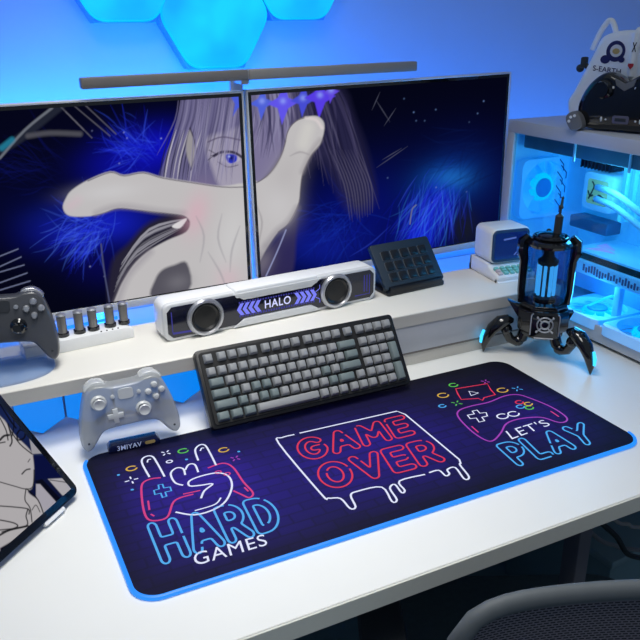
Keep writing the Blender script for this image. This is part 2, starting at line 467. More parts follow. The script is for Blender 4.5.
def feathers(cv, cx, cy_, ang, spread, L, n, cols, w=.8, op=.5):
    w *= 1.3; op *= .48; n = int(n*2.4)
    for _ in range(n):
        a = ang+random.gauss(0, spread); l = L*random.uniform(.3, 1); x = cx+random.gauss(0, L*.25); y = cy_+random.gauss(0, L*.2)
        bnd = random.uniform(-.25, .25)*l
        cv.stroke([(x, y), (x+l*.5*math.cos(a)-bnd*.3*math.sin(a), y+l*.5*math.sin(a)+bnd*.3*math.cos(a)), (x+l*math.cos(a), y+l*math.sin(a)+bnd*.2)], w*random.uniform(.6, 1.5), random.choice(cols), op*random.uniform(.4, 1), taper=True)
SKIN = (190, 187, 188)
BL = [(20, 30, 200), (40, 60, 240), (12, 16, 130), (60, 90, 250), (8, 10, 80)]
HAIR = [(96, 92, 130), (120, 114, 152), (66, 62, 98), (140, 136, 168), (48, 45, 78)]
def art_left(cv):
    cv.blob(60, 180, 120, 90, 0, (6, 7, 34), .7)
    cv.blob(150, 150, 42, 22, -.2, (16, 18, 190), .95); cv.blob(125, 170, 40, 20, 0, (12, 14, 150), .7)
    cv.blob(95, 225, 52, 22, -.1, (22, 34, 200), .9); cv.blob(60, 215, 34, 14, 0, (14, 26, 120), .8)
    cv.blob(100, 262, 34, 24, .2, (8, 8, 80), .8); cv.blob(20, 200, 40, 20, 0, (5, 8, 50), .6)
    feathers(cv, 140, 150, -2.6, .7, 42, 90, BL, .9, .55)
    feathers(cv, 92, 228, 2.5, .6, 46, 130, BL+[(80, 120, 250)], .9, .6)
    feathers(cv, 40, 170, 3.3, .4, 60, 40, [(10, 14, 70), (14, 20, 100)], 1., .5)
    cv.stroke([(0, 150), (20, 138), (45, 118), (60, 106)], 9, (34, 38, 52), .9, 3); cv.stroke([(0, 158), (25, 130), (52, 108)], 2.5, (120, 125, 135), .7, 1.5)
    cv.stroke([(2, 148), (12, 140)], 6, (30, 130, 160), .7, 3)
    cv.stroke([(28, 136), (50, 133), (80, 134)], 5, (84, 84, 92), .75, 3)
    for x0, y0, x1, y1 in ((60, 106, 92, 138), (72, 104, 110, 136), (84, 104, 116, 134), (66, 112, 84, 130)): cv.stroke([(x0, y0), (x1, y1)], .8, (120, 118, 130), .6)
    for k in range(7): cv.stroke([(0, 256+k*9+random.uniform(-2, 2)), (18+k*3, 249+k*8)], 1., (150, 160, 200), .5)
    for k in range(9): cv.blob(random.uniform(0, 180), random.uniform(105, 280), .7, .7, 0, (150, 160, 220), random.uniform(.3, .9))
    # hair and face
    cv.fill([(186, 96), (178, 130), (166, 160), (160, 182), (180, 190), (246, 190), (246, 88), (215, 90)], (104, 99, 136), 5)
    cv.fill([(205, 140), (212, 168), (222, 188), (248, 190), (248, 130), (225, 132)], (158, 152, 172), 5)
    for k in range(60):
        x = random.uniform(178, 246); cv.stroke([(x, 92), (x-4, 120), (x-10-(246-x)*.18, 150+random.uniform(0, 26))], random.uniform(.8, 2.4), random.choice(HAIR), .55, taper=True)
    for k in range(14):
        x = random.uniform(158, 192); cv.stroke([(x+10, 130), (x+2, 158), (x-2, 184)], 1.5, random.choice([(190, 186, 198), (30, 28, 60), (80, 76, 112)]), .8, taper=True)
    cv.fill([(190, 130), (195, 150), (192, 168), (186, 150)], (150, 146, 150), 2); cv.stroke([(190, 128), (196, 148), (191, 170)], 1.2, (40, 36, 50), .8)
    cv.fill([(220, 158), (226, 154), (237, 155), (240, 160), (231, 164), (223, 162)], (176, 170, 188), 1.5)
    cv.fill([(226, 154.5), (236, 155), (236.5, 161), (231, 163.5), (227, 161)], (40, 52, 190), 1.5); cv.blob(231.5, 158, 2.2, 2.6, 0, (12, 16, 90)); cv.blob(229, 156.5, 1., 1., 0, (170, 195, 255))
    cv.stroke([(214, 156), (222, 152), (234, 152.5), (243, 158)], 2.6, (40, 34, 58), .9); cv.stroke([(218, 162), (228, 167), (238, 165)], 1, (70, 62, 84), .7)
    for k in range(26):
        x = random.uniform(196, 246); cv.stroke([(x, 100), (x-5, 140), (x-8+random.uniform(-6, 4), 184)], random.uniform(.7, 1.6), random.choice(HAIR+[(160, 154, 184)]), .5, taper=True)
    cv.stroke([(208, 142), (222, 137), (240, 140)], 1.6, (84, 76, 104), .7)
    for a in ((209, 150), (211, 156), (208, 160)): cv.stroke([(216, 154), a], .8, (40, 34, 58), .8)
    # sparkle ornament
    cv.fill([(229, 93), (235, 104), (233, 116), (238, 108), (246, 104), (246, 92)], (74, 92, 214), 1.5, sm=False)
    # hand
    cv.fill([(188, 214), (150, 222), (128, 244), (112, 262), (108, 300), (120, 312), (150, 296), (160, 270), (190, 240)], (36, 33, 52), 6)
    for k in range(40):
        y = random.uniform(0, 1); cv.stroke([(188-y*6, 218+y*10), (150-y*16, 228+y*30), (122-y*8, 262+y*30)], 1.4, random.choice([(90, 88, 104), (150, 148, 158), (20, 18, 36)]), .7, taper=True)
    cv.fill([(172, 226), (187, 218), (180, 228)], (215, 214, 216), 1)
    hand = [(63, 208), (66, 198), (72, 190), (88, 180), (110, 171.5), (124, 175), (143, 172), (162, 177), (190, 181.5), (222, 186), (252, 186), (256, 230), (258, 284), (225, 290), (186, 298), (150, 303), (114, 312), (118, 292), (126, 276), (136, 262), (150, 250), (168, 240), (186, 232), (190, 222), (184, 216), (168, 213.5), (152, 212), (137, 210), (118, 208.5), (104, 213), (92, 216), (70, 216)]
    cv.fill(hand, SKIN, 1.6)
    cv.stroke([(70, 206), (78, 200)], 8, (205, 178, 190), .5, 8); cv.stroke([(96, 213), (120, 206), (160, 211), (184, 213)], 5, (140, 134, 144), .45, 6); cv.stroke([(150, 252), (128, 276), (116, 306)], 6, (136, 130, 142), .5, 7); cv.blob(196, 214, 12, 22, .3, (215, 165, 182), .55); cv.blob(228, 278, 12, 14, 0, (215, 165, 182), .4)
    cv.blob(110, 192, 30, 8, -.1, (203, 202, 204), .6); cv.blob(232, 236, 16, 36, .2, (203, 202, 203), .7)
    cv.stroke([(88, 181), (110, 172.5), (124, 176), (143, 173), (162, 178), (190, 182.5), (222, 187), (245, 187)], 1, (70, 62, 80), .8)
    cv.stroke([(92, 216), (104, 213), (118, 208.5), (137, 210), (168, 213.5), (184, 216), (189, 222)], 1, (70, 62, 80), .6)
    for L in ([(222, 214), (218, 238), (226, 262)], [(240, 226), (232, 250), (230, 272)], [(196, 216), (204, 236), (200, 262)], [(208, 252), (220, 272), (226, 288)]): cv.stroke(L, 1.4, (150, 147, 154), .7, 2, True)
    cv.fill([(152, 297), (155, 280), (162, 270), (174, 265), (187, 263), (189, 290)], (84, 82, 92), 3); cv.blob(178, 282, 12, 8, -.2, (120, 118, 126), .6)
    cv.stroke([(101, 244), (104, 270), (110, 305)], 1.4, (80, 85, 120), .8)
def art_right(cv):
    cv.blob(400, 210, 140, 60, -.2, (6, 14, 74), .85); cv.blob(468, 180, 40, 40, 0, (6, 20, 84), .7)
    cv.blob(350, 222, 60, 40, -.3, (6, 14, 110), .8); cv.blob(320, 245, 40, 22, 0, (14, 28, 140), .75)
    cv.blob(446, 182, 30, 20, -.3, (12, 66, 150), .85)
    cv.blob(432, 212, 16, 34, .5, (18, 34, 200), .95); cv.blob(420, 236, 14, 20, .5, (20, 40, 210), .8); cv.blob(452, 178, 18, 10, 0, (30, 110, 190), .6)
    cv.blob(464, 228, 14, 20, 0, (22, 26, 36), .9)
    feathers(cv, 345, 218, 2.2, .9, 50, 90, [(10, 18, 110), (14, 30, 150), (8, 12, 70), (20, 50, 170)], .9, .5)
    feathers(cv, 436, 196, 1.9, .28, 56, 130, BL+[(60, 140, 235)], .8, .55)
    feathers(cv, 470, 150, 2.6, .5, 60, 30, [(8, 14, 60), (10, 26, 80)], 1.2, .5)
    for x0, y0, x1, y1 in ((376, 168, 408, 146), (382, 160, 402, 148), (376, 100, 390, 122), (372, 110, 380, 92), (384, 126, 396, 108)): cv.stroke([(x0, y0), (x1, y1)], .8, (96, 98, 120), .5, .6, True)
    for k in range(12): cv.blob(random.uniform(350, 505), random.uniform(85, 240), .7, .7, 0, (110, 140, 200), random.uniform(.2, .8))
    # hair
    cv.fill([(248, 88), (330, 82), (352, 120), (366, 160), (372, 200), (352, 210), (332, 176), (318, 160), (300, 170), (276, 168), (262, 184), (248, 184)], (40, 38, 70), 16, .9)
    cv.fill([(250, 90), (288, 88), (296, 116), (284, 150), (268, 176), (250, 184)], (122, 115, 150), 8)
    for k in range(130):
        x = random.uniform(252, 338); e = (x-250)/85; fk = random.uniform(.55, 1.12)
        cv.stroke([(x, 86), (x+e*16*fk, 86+34*fk), (x-6+e*46*fk+random.uniform(-9, 9), 88+fk*(58+e*52))], random.uniform(.8, 2.6), random.choice(HAIR if e < .45 else [(60, 56, 90), (36, 34, 66), (84, 80, 110), (24, 22, 50)]), .6, taper=True)
    for k in range(10): cv.stroke([(330+k*3, 150), (344+k*3, 184), (350+k*2.5, 212+random.uniform(0, 10))], 1.2, (96, 92, 118), .5, taper=True)
    # sparkle ornaments
    for x, y, r, c in ((262, 103, 12, (78, 96, 214)), (283, 103, 15, (96, 84, 232)), (303, 100, 12, (70, 76, 210)), (320, 97, 15, (86, 60, 226)), (331, 92, 8, (96, 70, 220))):
        r *= 1.3; s = r*.27; cv.fill([(x+2, y-r), (x+s, y-s), (x+r*.8, y-1), (x+s, y+s), (x-1, y+r*1.1), (x-s, y+s), (x-r*.8, y+1), (x-s, y-s)], c, 1.3, sm=False); cv.blob(x, y-2, 3, 3, 0, (150, 170, 250), .6)
    hand = [(248, 184), (258, 182), (270, 173), (280, 158), (285, 144), (287, 134), (291, 126), (298, 120), (308, 116.5), (318, 116.5), (324, 123), (323.5, 134), (319, 146), (312, 154), (307, 163), (302, 176), (300, 190), (299, 202), (294, 215), (288, 224), (278, 232), (267, 248), (258, 266), (252, 280), (244, 280)]
    cv.fill([(296, 210), (284, 232), (268, 252), (258, 284), (290, 276), (296, 240)], (48, 42, 84), 4, .9)
    cv.fill(hand, SKIN, 1.6); cv.stroke([(308, 128), (303, 144)], 12, (204, 202, 198), .8, 8); cv.blob(285, 178, 14, 26, .3, (176, 172, 174), .5); cv.blob(278, 205, 16, 20, 0, (200, 198, 200), .6)
    cv.stroke([(248, 184), (258, 182), (270, 173), (280, 158), (285, 144), (287, 134), (291, 126), (298, 120), (308, 117)], 1., (80, 72, 84), .8)
    cv.stroke([(319, 146), (312, 154), (307, 163), (302, 176), (299, 202), (288, 224), (278, 232)], 1., (80, 72, 84), .6)
    for L in ([(266, 178), (276, 166), (284, 150)], [(256, 204), (262, 222), (258, 246)], [(290, 156), (300, 152), (310, 155)]): cv.stroke(L, 1.3, (140, 134, 140), .7, 2, True)
    cv.stroke([(297, 208), (288, 222), (276, 232), (266, 246)], 5, (128, 122, 134), .5, 6); cv.stroke([(320, 140), (310, 154), (302, 172)], 4, (140, 134, 140), .5, 5)
    cv.stroke([(306, 118), (316, 120), (322, 128)], 3, (215, 205, 205), .8, 2)
    cv.blob(262, 262, 10, 16, .4, (120, 114, 128), .7)
    cv.stroke([(286, 230), (277, 252), (266, 276)], 1.3, (150, 156, 200), .8)
    cv.stroke([(416, 205), (412, 210), (410, 224)], 1.2, (120, 124, 130), .7)
monitor('left monitor showing a reaching pale hand and a blue eye', [(-105, 112.5), (243.8, 90), (253, 288), (-78, 342)], .80, art_left, 1)
monitor('right monitor showing a thumb and mostly dark blue feathers', [(249, 89.5), (514, 72.5), (498.2, 243), (255, 288)], .80, art_right, 2)

# ================================================================= LIGHT BAR
p0, p1 = aty(80, 83.5, .785), aty(415, 66, .785); pm = aty(247, 74.5, .785)
lb = thing('monitor_light_bar', 'thin grey light bar floating over the gap between both monitors', 'light bar', tuple(aty(247, 90, .80)*[1, 1, 0]+[0, 0, .57]))
L0 = np.array(lb.location)
def bar(a, c, m, nm):
    a, c = np.array(a)-L0, np.array(c)-L0; d = c-a; ln = np.linalg.norm(d); mid = (a+c)/2
    return MB().box(mid, (ln, .022, .0215), .003, 2, Matrix.Rotation(-math.atan2(d[2], d[0]), 4, 'Y')).build(nm, m, lb)
bar(p0, pm-(p1-p0)*.001, M['greybar'], 'lamp_tube'); bar(pm+(p1-p0)*.001, p1, M['greybar2'], 'lamp_tube')
pmL = pm-L0
MB().box(pmL+np.array([0, .002, 0]), (.006, .02, .019), .002).build('joint', M['silver'], lb)
MB().box(pmL+np.array([0, .036, -.015]), (.02, .05, .012), .003).box((pmL[0], .056, -.05), (.03, .012, .12), .003).build('clamp', M['silver'], lb)

# ================================================================= DESK MAT
MW, MD = .9, .395
mt_ = thing('desk_mat', 'large navy gaming desk mat printed with neon signs and a glowing blue rim', 'desk mat', (0, 0, 0))
out = rrect(MW, MD, .035, 8, MW/2, MD/2)
MB().prism(out, .0, .004, None, .001, 1).build('base', M['rubber'], mt_)
rimp = [(p[0], p[1], .0032) for p in rrect(MW, MD, .035, 8, MW/2, MD/2)][14:36]
MB().tube(rimp, .0036, 8).build('light_rim', M['edgeglow'], mt_)
# printed surface
gx, gy = np.meshgrid(np.linspace(0, MW, 300), np.linspace(0, MD, 140))
# squash the grid into the rounded outline
def rr_clip(x, y, r, ins):
    x = np.clip(x, ins, MW-ins); y = np.clip(y, ins, MD-ins)
    cx_ = np.clip(x, r, MW-r); cy2 = np.clip(y, r, MD-r); dx, dy = x-cx_, y-cy2; d = np.hypot(dx, dy)
    k = np.where(d > r-ins, (r-ins)/np.maximum(d, 1e-9), 1); return cx_+dx*k, cy2+dy*k
gx, gy = rr_clip(gx, gy, .035, .003)
cv = Canvas(gx, gy, (9, 7, 34))
def mp(px, py): return atz(px, py, .005)[:2]
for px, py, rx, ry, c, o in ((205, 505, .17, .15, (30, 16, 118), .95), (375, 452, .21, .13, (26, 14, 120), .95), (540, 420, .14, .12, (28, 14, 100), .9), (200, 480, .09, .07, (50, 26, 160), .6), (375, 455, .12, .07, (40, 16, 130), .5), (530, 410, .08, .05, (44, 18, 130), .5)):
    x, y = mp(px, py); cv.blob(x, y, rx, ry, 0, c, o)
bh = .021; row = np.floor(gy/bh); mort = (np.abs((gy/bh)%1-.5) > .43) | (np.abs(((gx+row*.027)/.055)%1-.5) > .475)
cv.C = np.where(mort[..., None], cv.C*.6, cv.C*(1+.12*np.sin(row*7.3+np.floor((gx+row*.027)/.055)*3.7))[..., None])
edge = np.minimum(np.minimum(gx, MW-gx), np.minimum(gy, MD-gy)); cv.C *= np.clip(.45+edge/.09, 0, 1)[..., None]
grid_obj('printed_surface', np.stack([gx, gy, np.full_like(gx, .0048)], -1), cv.C, vcol('mat_print', .2, .7, .6), mt_)  # weak emission added to the print; the mat surface is no lamp
# neon artwork: only print, its lines given emission to look lit
NE = [glow('neon_white', (225, 230, 255), .95), glow('neon_blue', (70, 165, 235), 1.), glow('neon_pink', (215, 50, 130), .9), glow('neon_red', (225, 40, 78), .9),
      glow('neon_yellow', (225, 180, 60), .85), glow('neon_green', (90, 200, 70), .85), glow('neon_violet', (170, 60, 190), .85)]
art = MB(); ZN = .0052
fl = lambda x, y: (x, y, ZN)
def line(pts, ci, w=.0034, closed=False, sm=True, k=5):
    p = np.array([mp(*q) for q in pts])
    if sm: p = cat(p, closed, k)
    art.mt(ci).ribbon(p, w, closed, fl)
def crop(ox, oy, s): return lambda *pts: [(ox+x/s, oy+y/s) for x, y in pts]
def ringpx(px, py, ci, r=.0085, w=.003, gap=True):
    c = mp(px, py); art.mt(ci).ribbon([(c[0]+r*math.cos(a), c[1]+r*.8*math.sin(a)) for a in np.linspace(.5 if gap else 0, 2*PI*(1 if not gap else .97), 20)], w, False, fl)
def spark(px, py, ci, r=.011, diag=True):
    c = mp(px, py)
    for k in range(4):
        a = PI/2*k+(PI/4 if diag else 0); art.mt(ci).ribbon([(c[0]+r*.35*math.cos(a), c[1]+r*.35*math.sin(a)), (c[0]+r*math.cos(a), c[1]+r*math.sin(a))], .0026, False, fl)
def arc(cx_, cy2, rx, ry, a0, a1, n=14): return [(cx_+rx*math.cos(a), cy2+ry*math.sin(a)) for a in np.linspace(a0, a1, n)]
GLY = {'H': (.62, [[(0, 0), (0, 1)], [(.62, 0), (.62, 1)], [(0, .5), (.62, .5)]]),
       'A': (.70, [[(0, 0), (.35, 1), (.70, 0)], [(.12, .33), (.58, .33)]]),
       'R': (.58, [[(0, 0), (0, 1), (.26, 1)]+arc(.26, .73, .28, .27, PI/2, -PI/2)+[(0, .46)], [(.28, .46), (.58, 0)]]),
       'D': (.62, [[(0, 0), (0, 1), (.2, 1)]+arc(.2, .5, .42, .5, PI/2, -PI/2, 20)+[(0, 0)]]),
       'G': (.68, [arc(.36, .5, .36, .5, .75, 2*PI-.35, 26)+[(.68, .46), (.42, .46)]]),
       'M': (.80, [[(0, 0), (.06, 1), (.40, .36), (.74, 1), (.80, 0)]]),
       'E': (.50, [[(.5, 1), (0, 1), (0, 0), (.5, 0)], [(0, .5), (.44, .5)]]),
       'O': (.72, [arc(.36, .5, .36, .5, 0, 2*PI, 34)]),
       'V': (.68, [[(0, 1), (.34, 0), (.68, 1)]]),
       'P': (.54, [[(0, 0), (0, 1), (.26, 1)]+arc(.26, .71, .28, .29, PI/2, -PI/2)+[(0, .42)]]),
       'L': (.46, [[(0, 1), (0, 0), (.46, 0)]]),
       'Y': (.66, [[(0, 1), (.33, .48), (.66, 1)], [(.33, .48), (.33, 0)]])}
def contours(Fv, xs, ys):
    """closed iso-lines (value 0) of a sampled field, by marching squares"""
    segs = {}
    def cut(i0, j0, i1, j1):
        a, b = Fv[j0, i0], Fv[j1, i1]; t = a/(a-b)
        return (xs[i0]+(xs[i1]-xs[i0])*t, ys[j0]+(ys[j1]-ys[j0])*t)
    P = {}; link = {}
    pos = Fv > 0
    act = np.argwhere((pos[:-1, :-1] != pos[1:, 1:]) | (pos[:-1, 1:] != pos[1:, :-1]) | (pos[:-1, :-1] != pos[:-1, 1:]))
    for j, i in act:
        c = [pos[j, i], pos[j, i+1], pos[j+1, i+1], pos[j+1, i]]; es = []
        for k, (p, q, key) in enumerate((((i, j), (i+1, j), ('h', i, j)), ((i+1, j), (i+1, j+1), ('v', i+1, j)), ((i+1, j+1), (i, j+1), ('h', i, j+1)), ((i, j+1), (i, j), ('v', i, j)))):
            if c[k] != c[(k+1) % 4]: P[key] = cut(*p, *q); es.append(key)
        for a, b in zip(es[::2], es[1::2]): link.setdefault(a, []).append(b); link.setdefault(b, []).append(a)
    seen = set(); out = []
    for k in link:
        if k in seen: continue
        L = [k]; seen.add(k)
        while True:
            nx = [q for q in link[L[-1]] if q not in seen]
            if not nx: break
            seen.add(nx[0]); L.append(nx[0])
        if len(L) > 8: out.append(np.array([P[k] for k in L]))
    return out
def neon_text(txt, TL, TR, BR, BL, ci, w, r=.125, gapx=.36):
    q = quad(*[mp(*p) for p in (TL, TR, BR, BL)]); total = sum(GLY[c][0] for c in txt)+gapx*(len(txt)-1)+2*r; x0_ = r
    for c in txt:
        gw, st = GLY[c]
        xs = np.linspace(-.25, gw+.25, 80); ys = np.linspace(-.25, 1.25, 110); gx_, gy_ = np.meshgrid(xs, ys); d = np.full(gx_.shape, 9.)
        for pl_ in st:
            for a, b in zip(pl_, pl_[1:]):
                a, b = np.array(a), np.array(b); e = b-a; t = np.clip(((gx_-a[0])*e[0]+(gy_-a[1])*e[1])/((e*e).sum()+1e-12), 0, 1)
                d = np.minimum(d, np.hypot(gx_-a[0]-t*e[0], gy_-a[1]-t*e[1]))
        for L in contours(r-d, xs, ys):
            p = np.array([q((x0_+x)/total, (y+r)/(1+2*r)) for x, y in L]); p = smooth_loop(resample(p, .0018), 3); n = len(p)
            if n < 12: continue
            p = np.roll(p, random.randrange(n), 0); g = 3 if n > 60 else 0
            art.mt(ci).ribbon(p[:n-g] if g else p, w, not g, fl)
        x0_ += gw+gapx
def neon_fill(txt, TL, TR, BR, BL, ci, off=0., space=1.08):
    v, f, sz = text_mesh(txt, off, space); q = quad(*[mp(*p) for p in (TL, TR, BR, BL)])
    art.mt(ci).add([fl(*q(*a)) for a in v], f)
neon_text('HARD', (146.5, 524), (268, 495), (285, 527), (163, 565), 1, .0036)
neon_fill('GAMES', (192.5, 553.5), (264, 534), (268, 545), (195.5, 566), 0)
neon_text('GAME', (293, 441), (403, 415), (416, 434), (304, 462), 3, .0033)
neon_text('OVER', (313, 466), (429, 438), (446, 461), (326, 491), 3, .0033)
neon_fill("LET'S", (505, 431), (543, 419.5), (551, 425), (512, 439.5), 0, -.005)
neon_text('PLAY', (495, 445), (582, 422), (598, 442), (519, 466.5), 1, .0034)
c1 = crop(80, 420, 2.9091)
line(c1((235, 168), (205, 172), (182, 185), (179, 215), (186, 265), (200, 290), (230, 292), (256, 280), (270, 242), (290, 227), (330, 216)), 2)
line(c1((372, 140), (415, 126), (445, 138), (475, 180), (503, 212), (492, 226), (468, 216), (446, 206)), 2)
line(c1((202, 166), (180, 124), (188, 108), (210, 106), (226, 128), (246, 165)), 0); line(c1((196, 124), (198, 116), (207, 114)), 0, .0026)
line(c1((344, 118), (335, 88), (348, 73), (364, 74), (378, 96), (396, 132)), 0); line(c1((350, 90), (354, 82), (361, 82)), 0, .0026)
line(c1((300, 190), (276, 182), (264, 156), (280, 140), (300, 142), (306, 160)), 0); line(c1((306, 146), (316, 130), (334, 130), (344, 152)), 0)
line(c1((352, 228), (362, 206), (386, 186), (352, 190), (320, 192), (318, 178), (350, 164), (400, 154), (432, 164), (442, 194), (424, 236), (386, 262), (332, 276), (278, 268)), 0)
line(c1((334, 264), (392, 246), (410, 226)), 0, .0026)
line(c1((215, 205), (230, 201), (228, 189), (240, 187), (244, 198), (262, 195), (266, 206), (248, 210), (252, 222), (240, 226), (235, 213), (218, 217)), 1, .003, True, False)
line(c1((198, 235), (202, 262)), 2, .003); line(c1((206, 274), (216, 280)), 2, .003); line(c1((300, 216), (350, 205)), 2, .003); line(c1((478, 196), (490, 208)), 2, .003)
for x, y, ci in ((150, 141, 4), (300, 90, 5), (418, 87, 4)): ringpx(80+x/2.909, 420+y/2.909, ci)
ringpx(80+260/2.909, 420+121/2.909, 0, .005, .0026, False); ringpx(80+402/2.909, 420+152/2.909, 2, .005, .0026, False); ringpx(80+428/2.909, 420+157/2.909, 2, .005, .0026, False)
spark(80+150/2.909, 420+175/2.909, 0, .011, False); spark(80+250/2.909, 420+96/2.909, 0, .009); spark(80+452/2.909, 420+112/2.909, 6, .009)
for x, y in ((112, 160), (152, 203), (310, 115), (462, 92)): ringpx(80+x/2.909, 420+y/2.909, 1, .0014, .0026, False)
c2 = crop(260, 360, 2.9091)
line(c2((115, 213), (398, 149), (422, 158), (580, 290), (584, 302)), 0, .0034, False, False)
line(c2((100, 217), (64, 226), (54, 242), (178, 390), (198, 402), (234, 403), (262, 432), (278, 427), (264, 394), (284, 382), (354, 370), (384, 412), (398, 406), (378, 374), (392, 362), (412, 386), (421, 379), (406, 352), (480, 333)), 0, .0034, False, True, 4)
line(c2((492, 328), (520, 321), (540, 337), (551, 331), (545, 319), (568, 313), (594, 346), (608, 340), (582, 306), (585, 300)), 0, .0034, False, True, 4)
c3 = crop(420, 350, 2.9091)
line(c3((112, 196), (114, 176), (150, 163), (200, 152), (246, 134), (284, 130), (322, 141), (382, 166), (424, 194), (424, 208), (400, 210), (352, 196), (292, 200), (252, 214), (236, 240), (214, 263), (190, 262), (150, 236)), 6, .0032, True)
line(c3((138, 190), (158, 186), (152, 178), (166, 175), (174, 184), (192, 182), (196, 192), (180, 196), (188, 206), (172, 210), (164, 198), (146, 200)), 0, .003, True, False)
for x, y, ci, r in ((240, 193, 0, .011), (272, 186, 0, .011), (315, 157, 4, .008), (289, 152, 3, .008), (292, 165, 1, .008), (318, 168, 5, .008), (97, 102, 5, .009), (67, 132, 4, .011), (65, 163, 1, .007), (240, 117, 4, .011)): ringpx(420+x/2.909, 350+y/2.909, ci, r)
line(c3((104, 113), (196, 98), (206, 116), (219, 130), (186, 139), (182, 147), (170, 141), (120, 144), (110, 128)), 3, .003, True, False)
line(c3((142, 120), (149, 133), (170, 125)), 0, .003, True, False)
line(c3((380, 178), (404, 194)), 2, .003); line(c3((150, 222), (170, 240)), 2, .003)
spark(420+107/2.909, 350+155/2.909, 5, .011); spark(420+283/2.909, 350+113/2.909, 1, .011); spark(420+190/2.909, 350+92/2.909, 6, .009)
art.build('neon_artwork', NE, mt_, smooth=False, recalc=False)

# ================================================================= KEYBOARD
Fp = np.array([.2237, .3545, .0205]); Bp = np.array([.2237, .4405, .1405]); KW = .4185
kd = np.linalg.norm(Bp-Fp); tilt = math.atan2(Bp[2]-Fp[2], Bp[1]-Fp[1])
kb = thing('keyboard', 'black mechanical keyboard with grey keycaps leaning steeply against the white shelf', 'keyboard', (Fp[0]+KW/2, Fp[1], Fp[2]), 0, None, tilt)
fk = 0.
TH = .0195
b = MB(); b.prism(rrect(KW, kd, .008, 5, 0, kd/2), -TH, 0, None, .002, 2); b.build('case', M['black'], kb)
b = MB(); b.prism(rrect(KW-.012, kd-.012, .006, 4, 0, kd/2), .0, .0022, None, .0008, 1); b.build('top_plate', mat('plate_black', (10, 10, 12), .5), kb)
U = (KW-.022)/19.3; x0 = -KW/2+.011; kh = (kd-.018)/6.22
rows = []
R0_ = [(0, 1), (1.25, 1), (2.25, 1), (3.25, 1), (4.25, 1), (5.5, 1), (6.5, 1), (7.5, 1), (8.5, 1), (9.75, 1), (10.75, 1), (11.75, 1), (12.75, 1), (14, 1)]+[(15.3+k, 1) for k in range(4)]
rows.append((R0_, 6.22-.5))
rows.append(([(k, 1) for k in range(13)]+[(13, 2)]+[(15.3+k, 1) for k in range(4)], 4.5))
rows.append(([(0, 1.5)]+[(1.5+k, 1) for k in range(12)]+[(13.5, 1.5)]+[(15.3+k, 1) for k in range(3)], 3.5))
rows.append(([(0, 1.75)]+[(1.75+k, 1) for k in range(11)]+[(12.75, 2.25)]+[(15.3+k, 1) for k in range(3)], 2.5))
rows.append(([(0, 2.25)]+[(2.25+k, 1) for k in range(10)]+[(12.25, 1.75), (14.15, 1)]+[(15.3+k, 1) for k in range(3)], 1.5))
rows.append(([(0, 1.25), (1.25, 1.25), (2.5, 1.25), (3.75, 6.25)]+[(10+k, 1) for k in range(3)]+[(13.15, 1), (14.15, 1), (15.15, 1), (16.3, 1), (17.3, 1)], .5))
def keycap(w, d, h=.0095, m=None):
    vs = []; lv = [(0, 0.0012), (.0006, .0035), (.0022, h-.0008), (.0032, h)]
    n = len(rrect(.01, .01, .001, 2))
    b = MB()
    for ins, z in lv:
        for p in rrect(w-2*ins, d-2*ins, .0016, 2): vs.append((p[0], p[1]+(.0006*z/h), z))
    fs = []
    for i in range(len(lv)-1):
        for k in range(n): fs.append((i*n+k, i*n+(k+1) % n, (i+1)*n+(k+1) % n, (i+1)*n+k))
    fs += [tuple((len(lv)-1)*n+k for k in range(n)), tuple(range(n))[::-1]]
    b.add(vs, fs); return b
proto = {}
def put_key(cx_, cy2, w, d, m):
    kk = (round(w, 4), round(d, 4), m)
    if kk not in proto:
        proto[kk] = keycap(w, d).build('keycap', M[m], kb, ang=50); o = proto[kk]
    else:
        o = proto[kk].copy(); COL.objects.link(o)
    o.location = (cx_, cy2, .0022)
for ri_, (row_, yu) in enumerate(rows):
    for (x, w) in row_:
        g = w >= 1.2 and w < 6 or (ri_ in (3, 4) and random.random() < .3)
        put_key(x0+(x+w/2)*U, .009+yu*kh, w*U-.0032, kh-.0034, 'keyg' if g else 'key')
for yu in (3.0, 1.0): put_key(x0+18.8*U, .009+yu*kh, U-.0032, 2*kh-.0034, 'keyg')

# ================================================================= SOUNDBAR
ha0, ha1 = atz(165, 341, SZ), atz(371, 297, SZ)
ha0 = ha0+[.004, -.010, 0]; ha1 = ha1+[-.002, -.014, 0]
HW = np.linalg.norm((ha1-ha0)[:2]); hrz = math.atan2((ha1-ha0)[1], (ha1-ha0)[0])
HH = .077; HDp = .058
mid = (ha0+ha1)/2; nrm2 = np.array([-math.sin(hrz), math.cos(hrz)])
sb = thing('soundbar', 'white and navy desktop soundbar with two ringed speakers and lit lettering', 'soundbar', (mid[0], mid[1], SZ), hrz)
o = rrect(HW+.012, HH, .016, 6, 0, HH/2)
b = MB(); b.prism(o, -HDp, -.012, XZ, .004, 3)
b.prism(rrect(.19, .018, .006, 4, .0, HH-.0045), -.046, .004, XZ, .003)   # raised cap in the middle
b.build('housing', M['white'], sb)
fo = cat([(-HW/2-.003, .012), (-HW/2-.003, HH-.012)], False, 1)
